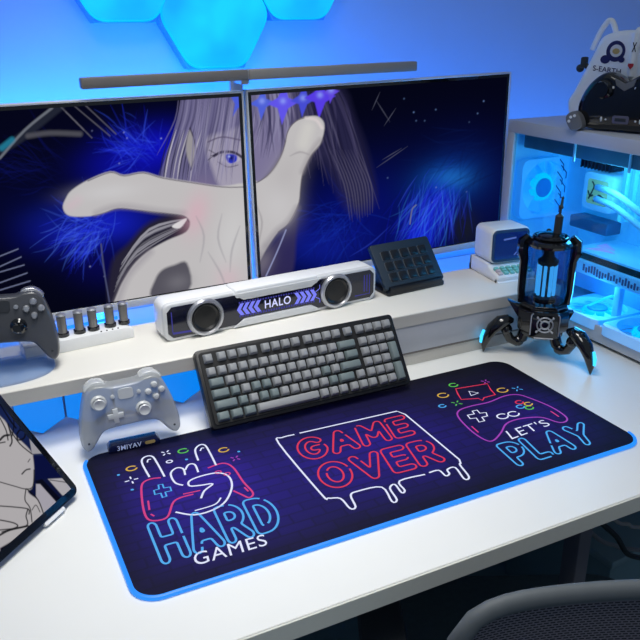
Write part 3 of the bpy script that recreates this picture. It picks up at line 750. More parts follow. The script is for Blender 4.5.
# white front rim
def rim_poly(i):
    w = HW+.012-2*i; x1 = w/2; top_ = HH-i; bot = i; m1 = .075; m2 = .095; dz = .012
    return np.array([(-x1+.01, bot), (-m2, bot), (-m1, bot+dz), (m1, bot+dz), (m2, bot), (x1-.01, bot), (x1, bot+.01), (x1, top_-.01), (x1-.01, top_), (m2, top_), (m1, top_-dz), (-m1, top_-dz), (-m2, top_), (-x1+.01, top_), (-x1, top_-.01), (-x1, bot+.01)])
b = MB(); A_ = rrect(HW+.012, HH, .016, 6, 0, HH/2)
b.prism(rrect(HW+.012, HH, .016, 6, 0, HH/2), -.014, .0, XZ, .004, 3); b.build('front_rim', M['offwhite'], sb)
b = MB(); b.prism(rim_poly(.007), -.002, .0012, XZ); b.build('front_panel', mat('navy_panel', (10, 14, 38), .15, noise=.1, coat=.5), sb, smooth=False)
b = MB()
for sx in (-1, 1): b.prism(np.array([(-.102, HH-.003), (-.078, HH-.018), (.078, HH-.018), (.102, HH-.003)]) if sx > 0 else np.array([(-.102, .003), (-.078, .018), (.078, .018), (.102, .003)]), .0013, .0055, XZ, .0012, 2)
b.build('trim', M['offwhite'], sb)
def local_x(px, py):
    p = aty(px, py, mid[1]); return (p[0]-mid[0])/math.cos(hrz)
for px, py in ((203, 315), (337, 291)):
    x = local_x(px, py); X = frame((x, 0, HH*.5)) @ XZ
    MB().lathe([(.0295, .001), (.0375, .001), (.0385, .006), (.036, .0105), (.0315, .0105), (.029, .006), (.0285, .0015)], X, 40).build('speaker_ring', M['silver'], sb)
    MB().lathe([(0, .005), (.012, .0045), (.0225, .0045), (.0265, .008), (.0288, .007), (.0288, .0012), (0, .0012)], X, 40).build('speaker_cone', M['black'], sb)
nb = [glow('lit_lavender', (120, 125, 245), 1.0), glow('lit_white', (205, 208, 255), 1.1), glow('lit_dim', (52, 50, 150), .8)]
b = MB(); fz = lambda x, y: (x, -.0016, y); hz = HH*.5
v, f, s_ = text_mesh('HALO', .01, 1.1); q = quad((-.030, hz+.009), (.030, hz+.009), (.030, hz-.0085), (-.030, hz-.0085))
b.mt(1).add([fz(*q(*a)) for a in v], f)
b.mi = [0]*len(b.mi); b.build('lit_lettering', nb[1], sb, smooth=False, recalc=False)
for sd in (-1, 1):
    for k in range(4):
        x = sd*(.0385+k*.0125); c_ = MB()
        c_.add([fz(x, hz+.0125), fz(x+sd*.0085, hz+.0125), fz(x+sd*.0165, hz), fz(x+sd*.008, hz), fz(x, hz-.0125), fz(x+sd*.0085, hz-.0125)], [(0, 1, 2, 3), (3, 2, 5, 4)])
        c_.build('lit_chevron', nb[0], sb, smooth=False, recalc=False)
b = MB(); fz = lambda x, y: (x, -.0014, y)
for k in range(30): x = -.086+k*.0059; b.mt(0).ribbon([(x, hz+.0165*(1 if abs(x) > .04 else .9)), (x, hz+.0115)], .0035, False, fz); b.mt(0).ribbon([(x, hz-.0165), (x, hz-.0115)], .0035, False, fz)
b.mt(1).ribbon([(.09, hz+.006), (.1, hz+.012), (.1, hz+.02)], .0015, False, fz); b.mt(1).ribbon([(.09, hz-.006), (.1, hz-.012), (.1, hz-.02)], .0015, False, fz)
b.build('light_pattern', [nb[2], nb[0]], sb, smooth=False, recalc=False); b = MB()
for k in range(3): b.mt(0).ribbon([(HW/2-.012-k*.007, hz+.022), (HW/2-.012-k*.007, hz-.022), (HW/2-.05, hz-.022)] if k == 0 else [(HW/2-.012-k*.007, hz+.022), (HW/2-.012-k*.007, hz-.016)], .0022, False, fz)
b.build('light_pattern', [nb[2], nb[0]], sb, smooth=False, recalc=False); b = MB()
b.mt(0).ribbon([(-HW/2+.01, hz-.022), (-HW/2+.05, hz-.024)], .004, False, fz); b.mt(0).ribbon([(-HW/2+.01, hz+.022), (-HW/2+.01, hz-.02)], .002, False, fz)
b.build('light_pattern', [nb[2], nb[0]], sb, smooth=False, recalc=False)

# ================================================================= MACRO PAD
a0, a1 = atz(383, 298, SZ), atz(440, 285.5, SZ)
mrz = math.atan2((a1-a0)[1], (a1-a0)[0])
mp_ = thing('macro_keypad', 'dark navy keypad with fifteen square keys on a tilted stand', 'keypad', ((a0+a1)[0]/2+.012, (a0+a1)[1]/2-.004, SZ), mrz)
b = MB(); b.box((0, .045, .006), (.16, .085, .012), .003); b.box((0, .008, .014), (.15, .012, .014), .003)
b.prism([(.02, .006), (.085, .006), (.062, .07)], -.07, .07, frame((0, 0, 0)) @ Matrix(((0, 0, 1, 0), (1, 0, 0, 0), (0, 1, 0, 0), (0, 0, 0, 1))), .002)
b.build('stand', M['navydark'], mp_)
PX = frame((0, .006, .016), math.radians(50))
b = MB(PX); b.prism(rrect(.166, .112, .006, 4, 0, .056), -.012, .0, None, .002, 2); b.build('body', M['navy'], mp_)
k0 = None
for r in range(3):
    for c in range(5):
        x, y = -.0525+c*.0262, .026+r*.027
        if k0 is None:
            b = MB(); b.mt(1).prism(rrect(.0222, .0222, .003, 3), 0, .0008); b.mt(0).prism(rrect(.0205, .0208, .0025, 3, .0006, .0005), .0008, .0035, None, .001, 2)
            k0 = b.build('button', [M['navydark'], mat('key_rim', (84, 92, 102), .4, noise=0)], mp_); o = k0
        else: o = k0.copy(); COL.objects.link(o)
        o.matrix_local = PX @ Matrix.Translation((x, y, 0))

# ================================================================= PIXEL SPEAKER (small retro computer)
pc0 = atz(497.5, 284, SZ)
prz = math.radians(-7)
rs = thing('retro_computer_speaker', 'small white speaker shaped like a vintage computer, on the shelf end', 'speaker', (pc0[0], pc0[1]+.004, SZ), prz)
w_ = .106
b = MB(); sdm = Matrix(((0, 0, 1, 0), (1, 0, 0, 0), (0, 1, 0, 0), (0, 0, 0, 1)))   # outline (y,z), extruded along x
b.prism(cat([(0, .004), (.0, .016), (.03, .024), (.05, .036), (.122, .036), (.126, .03), (.126, .004), (.122, 0), (.004, 0)], True, 4), .0, w_, sdm, .006, 3)
b.build('base', M['white'], rs)
b = MB(); b.box((w_/2, .08, .034), (w_*.8, .07, .006), .001); b.build('gap', M['black'], rs)
b = MB(); b.prism(rrect(w_, .084, .015, 6, w_/2, .0785), -.112, -.036, frame((0, .0, .0)) @ XZ, .006, 3); b.build('screen_housing', M['white'], rs)
b = MB(frame((0, 0, 0))); b.prism(rrect(w_-.006, .078, .013, 6, w_/2, .0785), -.037, -.034, XZ, .001, 1); b.build('bezel', mat('slate_bezel', (44, 62, 92), .4), rs)
b = MB(); b.prism(rrect(w_-.02, .064, .007, 5, w_/2, .0785), -.034, -.0334, XZ); b.build('screen', mat('screen_blue', (10, 22, 72), .08, emit=(8, 24, 96), es=.5, coat=1.), rs)
b = MB()
b.ribbon([(w_*.60, .054), (w_*.76, .074)], .003, False, lambda x, y: (x, .0330, y)); b.ribbon([(w_*.68, .053), (w_*.8, .067)], .003, False, lambda x, y: (x, .0330, y)); b.ribbon([(w_*.3, .094), (w_*.62, .097)], .004, False, lambda x, y: (x, .0330, y))
b.build('screen_streaks', glow('streak', (90, 110, 190), .8), rs, smooth=False, recalc=False)
mint = mat('mint_keys', (130, 205, 195), .5); pinkk = mat('pale_key', (214, 196, 196), .5)
for r in range(3):
    for c in range(6):
        y = .007+r*.0095; z = .0175+r*.0032
        kc = MB().box((w_*.12+c*w_*.152, y, z+.003), (.0115, .0082, .0075), .0015, 2, Matrix.Rotation(.3, 4, 'X')).build('key_button', pinkk if (c == 0 and r < 2) else mint, rs)

# ================================================================= TUBE STRIP
ts0, ts1 = atz(45, 357, SZ), atz(134.5, 337.5, SZ); trz = math.atan2((ts1-ts0)[1], (ts1-ts0)[0])
tsb = thing('level_meter_lamp', 'low white strip with five dark glass tubes glowing blue behind', 'desk lamp', (ts1[0], ts1[1], SZ), trz)
LN = .205
b = MB(); b.prism([(-LN, 0), (0, 0), (0, .018), (-.012, .0245), (-LN, .0245)], -.052, 0., XZ @ Matrix.Identity(4), .002, 2); b.build('base', M['white'], tsb)
def loc_t(px, py, yw):
    p = aty(px, py, yw); d = (p-ts1)[:2]; return d[0]*math.cos(trz)+d[1]*math.sin(trz)
for px, py in ((62, 342), (79, 340), (93, 337.5), (110, 334), (124, 331)):
    x = loc_t(px, py, .632); yl = .024
    t = MB().lathe([(0, .0246), (.0115, .0246), (.0115, .031), (.009, .032), (0, .032)], frame((x, yl, 0)), 20).build('tube_socket', M['gloss'], tsb)
    MB().lathe([(.0088, .0315), (.0088, .062), (.0078, .066), (0, .068)], frame((x, yl, 0)), 20).build('tube', mat('tube_grey', (120, 118, 116), .25, .3, noise=.08, coat=.6), tsb)
    MB().lathe([(.009, .0655), (.009, .0675), (.005, .070), (0, .0705)], frame((x, yl, 0)), 20).build('tube_cap', M['silver'], tsb)
b = MB()
for k in range(4): b.sphere((-.062+k*.011, .0042, .0248), .0017, 8)
b.build('status_dots', M['black'], tsb)
b = MB(); b.box((-.1, .048, .03), (.17, .004, .006), .001); b.build('light_strip', M['blueglow'], tsb)

# ================================================================= GAMEPADS
def pad_outline():
    h = [(0, .27), (.13, .275), (.20, .30), (.30, .305), (.375, .25), (.43, .11), (.475, -.06), (.50, -.22), (.495, -.34), (.455, -.395), (.40, -.38), (.345, -.315), (.29, -.24), (.235, -.205), (.12, -.195), (0, -.195)]
    r = h+[(-x, y) for x, y in h[-2:0:-1]]
    return cat(r, True, 4)
def gamepad(parent_thing, W, X, body_m, btn_m, stick_m, plate_m, sticks, dpad, thick=.30, logo=True):
    o = pad_outline()*W; T = W*thick
    def P3(x, y, z): return X @ Vector((x*W, y*W, z))
    # X maps local (x,y up,z toward viewer)
    b = MB(X); b.prism(o, -T/2, T/2, None, W*.032, 6, W*.075); b.build('shell', body_m, parent_thing, ang=60)
    for s in (-1, 1):
        MB(X).prism(cat([(s*.17*W, .27*W), (s*.2*W, .32*W), (s*.3*W, .33*W), (s*.385*W, .265*W), (s*.37*W, .23*W), (s*.29*W, .285*W)], True, 3), -T*.45, T*.25, None, W*.015, 3).build('bumper', btn_m, parent_thing)
    zf = T/2
    for x, y in sticks:
        b = MB(X @ Matrix.Translation((x*W, y*W, zf))); b.lathe([(.078*W, -.001), (.078*W, .004*W/.15), (.06*W, .006*W/.15), (.056*W, .001)], None, 28); b.build('stick_ring', stick_m, parent_thing)
        b = MB(X @ Matrix.Translation((x*W, y*W, zf))); b.lathe([(.03*W, 0), (.03*W, .06*W), (.058*W, .075*W), (.062*W, .09*W), (.052*W, .1*W), (.03*W, .09*W), (0, .088*W)], None, 28); b.build('thumbstick', stick_m, parent_thing)
    b = MB(X @ Matrix.Translation((dpad[0]*W, dpad[1]*W, zf))); a, c = .026*W, .078*W
    b.prism([(a, a), (a, c), (-a, c), (-a, a), (-c, a), (-c, -a), (-a, -a), (-a, -c), (a, -c), (a, -a), (c, -a), (c, a)], 0, .035*W, None, .006*W, 2); b.build('direction_pad', btn_m, parent_thing)
    for dx, dy in ((0, .068), (.068, 0), (0, -.068), (-.068, 0)):
        b = MB(X @ Matrix.Translation(((.29+dx)*W, (.135+dy)*W, zf))); b.lathe([(.034*W, -.001), (.034*W, .025*W), (.024*W, .04*W), (0, .044*W)], None, 18); b.build('button', btn_m, parent_thing)
    b = MB(X @ Matrix.Translation((0, .17*W, zf))); b.prism(rrect(.15*W, .12*W, .03*W, 4), 0, .008*W, None, .002*W, 1); b.build('logo_plate', plate_m, parent_thing)
    for x in (-.13, .13): MB(X).lathe([(.022*W, 0), (.022*W, .02*W), (0, .024*W)], Matrix.Translation((x*W, .16*W, zf)), 14).build('menu_button', btn_m, parent_thing)
    for x, y in ((-.43, -.3), (.43, -.3)): MB(X).lathe([(.012*W, 0), (.012*W, .004*W), (0, .005*W)], Matrix.Translation((x*W, y*W, zf)), 12).build('screw', M['dark'], parent_thing)
SETF = Matrix.Rotation(PI/2, 4, 'X')        # outline XY -> XZ plane, +z -> -Y (toward viewer)
# clear gamepad on the desk
cgl, cgr = aty(79.5, 456, .425), aty(178.5, 430, .425)
CW = np.linalg.norm(cgr-cgl)*1.0; cc = aty(129, 420, .415)
cg = thing('clear_gamepad', 'frosted clear gamepad standing upright at the corner of the desk mat', 'gamepad', (cc[0], .405, 0), math.radians(-4))
X = frame((0, 0, .0), 0, math.radians(-2.5), 0) @ Matrix.Translation((0, 0, .0815)) @ Matrix.Rotation(math.radians(-9), 4, 'X') @ SETF @ Matrix.Diagonal((1, .94, 1, 1))
gamepad(cg, CW*.95, X, M['clear'], M['clear2'], M['clear2'], M['clear2'], ((-.27, .13), (.15, -.03)), (-.13, -.05), .26)
# little name plate stand
n0, n1 = atz(109, 454, .0062), atz(160.5, 443, .0062)
npz = math.atan2((n1-n0)[1], (n1-n0)[0]); NL = np.linalg.norm((n1-n0)[:2])
nt_ = thing('name_plate', 'small dark blue name plate stand holding the clear gamepad', 'name plate', (*((n0+n1)/2)[:2], .0056), npz)
b = MB(); b.prism([(-NL/2, 0), (NL/2, 0), (NL/2, .009), (NL/2-.005, .0145), (-NL/2+.005, .0145), (-NL/2, .009)], -.022, 0, XZ, .002, 2); b.build('base', mat('plate_navy', (14, 24, 66), .2, coat=.5), nt_)
v, f, s_ = text_mesh('3MIYAV', .01, 1.05); q = quad((-.030, .0122), (.012, .0122), (.012, .003), (-.030, .003))
MB().add([(q(*a)[0], -.0006, q(*a)[1]) for a in v], f).build('lettering', mat('plate_letters', (190, 200, 225), .5, noise=0, emit=(150, 165, 210), es=.3), nt_, smooth=False, recalc=False)
MB().prism(rrect(.018, .006, .003, 4, .027, .0075), 0, .0007, XZ).build('emblem', M['gold'], nt_)
# smoky gamepad at the left end of the shelf
bc = aty(4, 322, .56)
gp = thing('smoky_gamepad', 'smoky dark translucent gamepad on an acrylic stand on the shelf', 'gamepad', (bc[0], .56, SZ), math.radians(-8))
X = frame((0, 0, bc[2]-SZ), 0, math.radians(3), 0) @ Matrix.Rotation(math.radians(-12), 4, 'X') @ SETF
gamepad(gp, .178, X, M['smoke'], M['silver'], M['gloss'], M['dark'], ((-.27, .13), (.14, -.03)), (-.13, -.05), .27)
ss = thing('acrylic_stand', 'clear acrylic gamepad stand with rounded foot on the shelf', 'stand', (bc[0]-.005, .56, SZ))
b = MB(); b.prism(cat([(-.075, -.06), (.0, -.075), (.06, -.055), (.078, -.01), (.06, .03), (0, .045), (-.075, .04)], True, 6), .0, .006, None, .0015, 2)
b.build('foot', M['acryl'], ss)
b = MB(); b.box((-.005, .044, .034), (.11, .006, .062), .002); b.build('bracket', M['acryl'], ss)

# ================================================================= TABLET
tc0, tb0 = atz(80.5, 490.5, .012), atz(0, 563, .012)
e1 = (tb0-tc0); e1[2] = 0; e1 /= np.linalg.norm(e1); hh = np.array([e1[1], -e1[0], 0.]); hh = hh if hh[1] > 0 else -hh
ta = math.radians(50); e2 = hh*math.cos(ta)+np.array([0, 0, 1])*math.sin(ta); e3 = np.cross(-e1, e2)    # x=-e1 , y=e2, z=normal
TWd, THt = .30, .225
tb = thing('tablet', 'black framed tablet tilted at the left edge showing a line drawn face', 'tablet', tuple(tc0))
TX = Matrix(((-e1[0], e2[0], e3[0], 0), (-e1[1], e2[1], e3[1], 0), (-e1[2], e2[2], e3[2], 0), (0, 0, 0, 1)))
# local: x from -TWd..0, y 0..THt
MB(TX).prism(rrect(TWd, THt, .014, 6, -TWd/2, THt/2), -.008, 0, None, .002, 2).build('shell', M['gloss'], tb)
gx, gy = np.meshgrid(np.linspace(-TWd+.012, -.0125, 300), np.linspace(.012, THt-.012, 220))
Pl = np.stack([gx, gy, np.full_like(gx, .0006)], -1)@np.array(TX)[:3, :3].T
px, py = proj(Pl+tc0); cv = Canvas(px, py, (12, 18, 52))
cv.blob(20, 420, 30, 20, .7, (30, 46, 96), .7); cv.blob(50, 460, 16, 12, .7, (40, 56, 100), .5)
GR = (172, 168, 170)
cv.fill([(-30, 400), (0, 416), (14, 434), (30, 450), (34, 462), (33, 486), (28, 492), (40, 500), (58, 504), (44, 518), (0, 552), (-30, 570)], GR, 1.5)
cv.fill([(28, 436), (40, 452), (50, 456), (48, 453), (34, 436), (27, 426)], (140, 138, 146), 1, sm=False); cv.fill([(27, 424), (33, 434), (50, 453), (32, 454)], (150, 148, 154), 1, sm=False)
cv.fill([(33, 456), (48, 455), (60, 470), (68, 478), (50, 478), (36, 480)], (10, 16, 58), 1.5, sm=False)
cv.fill([(48, 479), (66, 478), (76, 488), (66, 497), (62, 495)], (168, 165, 170), 1, sm=False)
cv.fill([(35, 481), (42, 479), (64, 502), (58, 508)], (8, 10, 26), 1, sm=False)
cv.fill([(36, 484), (40, 484), (58, 504), (46, 514), (36, 496)], (160, 156, 166), 1, sm=False)
K = (12, 12, 18)
for L, w in (([(0, 418), (6, 430), (8, 440)], 1.2), ([(8, 424), (12, 440), (10, 446)], 1.5), ([(0, 440), (4, 436), (9, 435)], 2.2), ([(0, 443), (5, 442)], 1.2), ([(17, 434), (20, 430), (25, 432), (24, 438), (18, 440), (17, 436)], 1.6),
            ([(20, 428), (23, 426), (26, 428)], 1.6), ([(10, 430), (20, 444), (32, 454)], 1.2), ([(22, 474), (26, 470), (30, 469)], 1.4), ([(28, 462), (30, 459)], .8), ([(0, 482), (14, 486), (26, 489), (33, 486), (34, 470)], 1.), ([(26, 489), (25, 500), (30, 508), (32, 522)], 1.1),
            ([(27, 489), (38, 500), (44, 515)], 1.2), ([(0, 506), (14, 507), (28, 509), (29, 514)], 1.2), ([(28, 509), (26, 516), (26, 526), (0, 530)], 1.2), ([(0, 520), (14, 523), (17, 527), (2, 532)], 1.3), ([(0, 535), (10, 530), (28, 526)], 2), ([(32, 510), (36, 505), (40, 512)], .8), ([(50, 480), (64, 482), (72, 484)], .8), ([(0, 404), (10, 420), (16, 428)], 1.5), ([(12, 410), (14, 424), (12, 436)], 1.2)):
    cv.stroke(L, w, K, .95)
cv.fill([(0, 548), (14, 540), (40, 520), (50, 514), (56, 512), (40, 526), (14, 545), (0, 560)], (14, 14, 30), 1.5, sm=False)
grid_obj('screen', Pl, cv.C, SCRM, tb)
b = MB(TX); b.prism(rrect(.046, .007, .003, 4, -.064, -.003), -.009, -.002, None, .001, 2); b.build('hinge_tab', M['white'], tb)
b = MB(); a_ = np.array(e2)*.13-np.array(e3)*.009; f_ = a_+hh*.09; f_[2] = -.0072; m_ = -e1*-.13
for s in (.06, .2):
    q_ = e1*s
    b.tube([a_+q_, f_+q_], .004, 8)
b.tube([e1*.06+np.array(e2)*.0-np.array(e3)*.012+[0, 0, .0], f_+e1*.06], .003, 8); b.tube([e1*.2-np.array(e3)*.012+[0, 0, .0], f_+e1*.2], .003, 8); b.build('kickstand', M['silver'], tb)

# ================================================================= CLAW SPEAKER
cs = thing('claw_legged_speaker', 'black alien pod speaker with glowing tubes on three clawed legs', 'speaker', (1.005, .392, 0), math.radians(-37))
b = MB()
octo = lambda r, k=8, sq=1.: np.array([(r*math.cos(PI/8+2*PI*i/k), r*math.sin(PI/8+2*PI*i/k)*sq) for i in range(k)])
b.prism(octo(.048), .048, .064, None, .004, 2); b.prism(octo(.058), .062, .112, None, .006, 2); b.prism(octo(.051), .112, .127, None, .005, 2)
b.box((0, -.052, .088), (.06, .016, .06), .004)
b.prism([(-.048, .078), (-.078, .124), (-.044, .112)], -.01, .012, XZ, .002)
b.prism([(.05, .072), (.064, .104), (.046, .104)], -.01, .012, XZ, .002)
b.prism([(-.03, .112), (.03, .112), (.022, .126), (-.022, .126)], .03, .05, XZ, .002)
b.build('body', M['gloss'], cs)
b = MB(); X = frame((0, -.0605, .090)) @ XZ
b.ring(.0165, .0018, X, 24, 6); b.ring(.009, .0022, X, 20, 6)
for k in range(4):
    a = PI/4+PI/2*k; b.tube([X @ Vector((.008*math.cos(a), .008*math.sin(a), .001)), X @ Vector((.0225*math.cos(a), .0225*math.sin(a), .001))], .0016, 6)
    b.sphere(X @ Vector((.023*math.cos(a), .023*math.sin(a), .001)), .0028, 6)
for sx in (-1, 1): b.tube([(sx*.0295, -.0605, .066), (sx*.0295, -.0605, .11), (sx*.0255, -.0605, .115)], .0015, 6)
b.tube([(-.02, -.059, .0585), (.02, -.059, .0585)], .0016, 6)
b.build('front_grille', M['silver'], cs)
MB().lathe([(.043, .126), (.0455, .145), (.0455, .242), (.041, .254)], None, 40).build('glass_tube', M['tubeglass'], cs)
b = MB()
b.lathe([(0, .250), (.047, .250), (.049, .256), (.046, .262), (.030, .268), (.028, .274), (.014, .278), (0, .278)], None, 32)
b.ring(.035, .003, frame((0, 0, .269)), 32, 8)
b.build('cap', M['gloss'], cs)
for a in (PI*.02, PI*.98, PI*.5):
    c, s = math.cos(a), math.sin(a)
    b = MB(); b.tube([(c*.048, s*.048, .118), (c*.051, s*.051, .145), (c*.051, s*.051, .215), (c*.056, s*.056, .235), (c*.055, s*.055, .258), (c*.045, s*.045, .270)], [.008, .008, .009, .0125, .012, .006], 8)
    b.build('side_strut', M['gloss'], cs)
b = MB(); b.lathe([(.023, .126), (.025, .134), (.017, .140), (0, .140)], None, 24); b.lathe([(.0, .208), (.021, .208), (.022, .217), (.012, .226), (.008, .250), (0, .250)], None, 24)
b.cyl((0, 0, .139), (0, 0, .209), .012, seg=16); b.build('core', M['dark'], cs)
podl = glow('pod_light', (80, 185, 255), 1.3)
for k in range(9):
    a = 2*PI*k/9+.2
    MB().cyl((.0185*math.cos(a), .0185*math.sin(a), .140), (.0185*math.cos(a), .0185*math.sin(a), .209), .0036, seg=10).build('light_tube', podl, cs)
b = MB(); b.tube([(.012, 0, .276), (.013, 0, .314), (.013, 0, .318)], [.0085, .0085, .004], 12); b.tube([(.013, 0, .316), (.015, 0, .348), (.016, 0, .356)], [.0028, .0024, .001], 8); b.sphere((.014, 0, .333), .0052, 8); b.sphere((.0155, 0, .352), .003, 8)
b.build('antenna', M['dark'], cs)
inv = math.radians(37)
for (tx, ty) in ((.8951, .4505), (1.021, .2513), (1.10, .440)):
    dx, dy = tx-1.005, ty-.392; R_ = math.hypot(dx, dy); an = math.atan2(dy, dx)+inv; c, s = math.cos(an), math.sin(an)
    k = R_/.14
    G = lambda r, z: (c*r, s*r, z)
    b = MB(); b.tube([G(.036, .058), G(.046*k, .036), G(.060*k, .027), G(.076*k, .034), G(.086*k, .052)], [.012, .0115, .0105, .0095, .010], 10, flat=1.1); b.sphere(G(.054*k, .029), .0125, 8); b.sphere(G(.086*k, .056), .013, 8)
    lg = b.build('leg', M['gloss'], cs)
    b = MB(); b.tube([G(.072*k, .077), G(.083*k, .0795), G(.102*k, .0735), G(.121*k, .058), G(.133*k, .038), G(.139*k, .018), G(R_, .0012)], [.007, .0145, .019, .017, .013, .0085, .0016], 12, flat=.8)
    b.build('claw', M['gloss'], lg)
    b = MB(); b.tube([G(.138*k+.004, .054), G(.1445*k+.002, .039), G(.1475*k, .024)], [.003, .004, .003], 8); b.build('claw_light', M['cyan'], lg)

# ================================================================= PC CASE
PX0, PX1, PY0, PY1, PZ = 1.15, 1.40, .16, .735, .468
pc = thing('computer_case', 'white computer case with glass side and glowing cyan interior, right end of desk', 'computer', (PX0, PY0, 0))
O = np.array([PX0, PY0, 0]); wx, wy = PX1-PX0, PY1-PY0
whitecase = mat('case_white', (198, 202, 210), .4, noise=.02)
b = MB()
b.box((wx/2, wy/2, PZ-.006), (wx, wy, .012), .003)                         # top
b.box((wx/2, wy/2, .022), (wx-.004, wy-.004, .016), .002)                  # bottom plate
b.box((wx/2, wy-.004, PZ/2+.006), (wx-.002, .008, PZ-.02), .001)           # rear
b.box((wx/2, .006, PZ/2+.006), (wx-.002, .012, PZ-.02), .002)              # front
b.box((wx-.004, wy/2, PZ/2+.006), (.008, wy-.004, PZ-.02), .001)           # right wall
b.build('shell', whitecase, pc)
b = MB()
b.box((.006, wy-.013, PZ/2+.006), (.012, .026, PZ-.012), .002); b.box((.006, .013, PZ/2+.006), (.012, .026, PZ-.012), .002)
b.box((.006, wy/2, PZ-.015), (.0122, wy-.002, .030), .002); b.box((.006, wy/2, .028), (.0122, wy-.002, .040), .002)
b.build('side_frame', whitecase, pc)
b = MB()
for y in (.05, wy-.05):
    for x in (.03, wx-.03): b.box((x, y, .007), (.03, .05, .014), .003)
b.build('feet', M['dark'], pc)
cyan_lit_wall = mat('inner_white_lit', (206, 228, 240), .5, emit=(0, 120, 220), es=.24)  # white tray with blue emission put in to brighten the case interior
b = MB(); b.box((.19, wy/2, .245), (.004, wy-.03, .40), 0); b.box((.10, wy-.011, .245), (.18, .004, .40), 0); b.build('interior_tray', cyan_lit_wall, pc, smooth=False)
b = MB(); b.prism(rrect(wy-.05, PZ-.078, .004, 3, wy/2, .046+(PZ-.078)/2), .0, .003, frame((.004, 0, 0)) @ Matrix(((0, 0, 1, 0), (1, 0, 0, 0), (0, 1, 0, 0), (0, 0, 0, 1))))
b.build('glass_panel', M['glass'], pc, smooth=False)
# radiator along the top
b = MB(); b.box((.10, wy/2, .424), (.14, wy-.06, .046), .003); b.build('radiator', mat('radiator_slate', (92, 118, 128), .5, noise=.1), pc)
b = MB()
for px in (575, 632): p = atx(px, 155, PX0+.03)-O; b.box((.028, p[1], .42), (.004, .006, .056), .001)
b.build('radiator_bracket', M['white'], pc)
def fan(c, axis, R, lb):
    """square frame, ring of blades, glowing hub"""
    X = Matrix.Translation(c) @ axis
    b = MB(X); o = rrect(2*R+.006, 2*R+.006, .012, 4)
    n = 48; vs = []; fs = []
    for z in (-.012, .012):
        for k in range(n):
            a = 2*PI*k/n; q = max(abs(math.cos(a)), abs(math.sin(a))); r2 = (R+.004)/q if q > .76 else (R+.004)*1.31
            vs.append((r2*math.cos(a), r2*math.sin(a), z)); vs.append((R*.97*math.cos(a), R*.97*math.sin(a), z))
    for k in range(n):
        j = (k+1) % n; A0, B0, A1, B1 = 2*k, 2*k+1, 2*j, 2*j+1; h = 2*n
        fs += [(A0, A1, B1, B0), (A0+h, B0+h, B1+h, A1+h), (A0, A0+h, A1+h, A1), (B0, B1, B1+h, B0+h)]
    b.add(vs, fs); fr = b.build('fan', mat('fan_frame', (190, 220, 240), .4, emit=(0, 140, 235), es=.5), pc)
    b = MB(X)
    for k in range(9):
        a = 2*PI*k/9; vs = []
        for r, tw, da in ((R*.36, .009, 0), (R*.66, .007, .12), (R*.93, .005, .3)):
            for sgn in (-1, 1):
                an = a+da+sgn*.26; vs.append((r*math.cos(an), r*math.sin(an), sgn*tw))
        b.add(vs, [(0, 1, 3, 2), (2, 3, 5, 4)])
    b.build('blades', mat('fan_blade', (150, 210, 245), .3, emit=(0, 145, 245), es=.55), fr)
    MB(X).ring(R*.38, R*.13, None, 32, 8).build('light_ring', glow('fan_ring', (0, 215, 255), 1.15), fr)
    MB(X).lathe([(0, -.01), (R*.34, -.01), (R*.34, .011), (R*.3, .0135), (0, .0135)], None, 28).build('hub', mat('fan_hub', (60, 140, 200), .4, emit=(0, 110, 200), es=.4), fr)
AXN = Matrix.Rotation(PI/2, 4, 'X')       # faces -Y
fc = aty(541, 187, PY1-.03)-O
fan((fc[0], wy-.030, fc[2]), AXN, .072, '')
for px, py in ((600, 312), (652, 335)):
    p = atz(px, py, .047)-O; fan((min(p[0], .105), p[1]+.01, .046), Matrix.Identity(4), .07, '')
# motherboard and parts on the tray; most emit blue in place of case light
tx_ = .187
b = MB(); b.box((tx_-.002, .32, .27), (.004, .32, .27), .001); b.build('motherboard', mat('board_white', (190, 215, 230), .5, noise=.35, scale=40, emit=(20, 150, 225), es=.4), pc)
SIDE = Matrix(((0, 0, -1, 0), (-1, 0, 0, 0), (0, 1, 0, 0), (0, 0, 0, 1)))     # outline (u,v): u -> -y, v -> z, extrude -> -x
def Q(px, py, x): return atx(px, py, PX0+x)-O
pmp = Q(597.5, 192.5, .13)
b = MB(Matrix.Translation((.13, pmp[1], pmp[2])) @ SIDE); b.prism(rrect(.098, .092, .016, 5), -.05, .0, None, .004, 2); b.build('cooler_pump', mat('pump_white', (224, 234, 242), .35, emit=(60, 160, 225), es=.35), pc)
b = MB(Matrix.Translation((.13, pmp[1], pmp[2])) @ SIDE); b.prism(rrect(.066, .06, .006, 4), 0, .001); b.build('pump_screen', mat('pump_face', (178, 200, 150), .3, noise=.3, scale=50, emit=(130, 170, 110), es=.5), pc)
b = MB(Matrix.Translation((.1288, pmp[1], pmp[2])) @ SIDE)
for L in ([(-.026, -.02), (-.012, .012), (-.02, .024)], [(-.01, -.024), (.006, -.006), (.026, -.014)], [(-.03, .0), (-.022, -.012), (-.012, -.008)], [(.004, .004), (.016, .014), (.028, .012)]): b.ribbon(cat(L, False, 5), .0045, False, lambda x, y: (x, y, 0))
b.build('pump_picture', mat('pump_lines', (66, 80, 52), .4, noise=0), pc, smooth=False, recalc=False)
for dz, e in ((.012, .03), (-.016, .0)):
    p0_ = (.118, pmp[1]-.01, pmp[2]+dz+.004); pts = [p0_, (.085, pmp[1]-.05, pmp[2]+dz+.012), (.07, pmp[1]-.12, pmp[2]+dz+.008), (.07, pmp[1]-.22, pmp[2]+dz-.03)]
    MB().tube(cat(pts, False, 8), .0075, 12).build('coolant_hose', mat('hose_white', (196, 222, 240), .45, emit=(0, 130, 220), es=.2), pc)
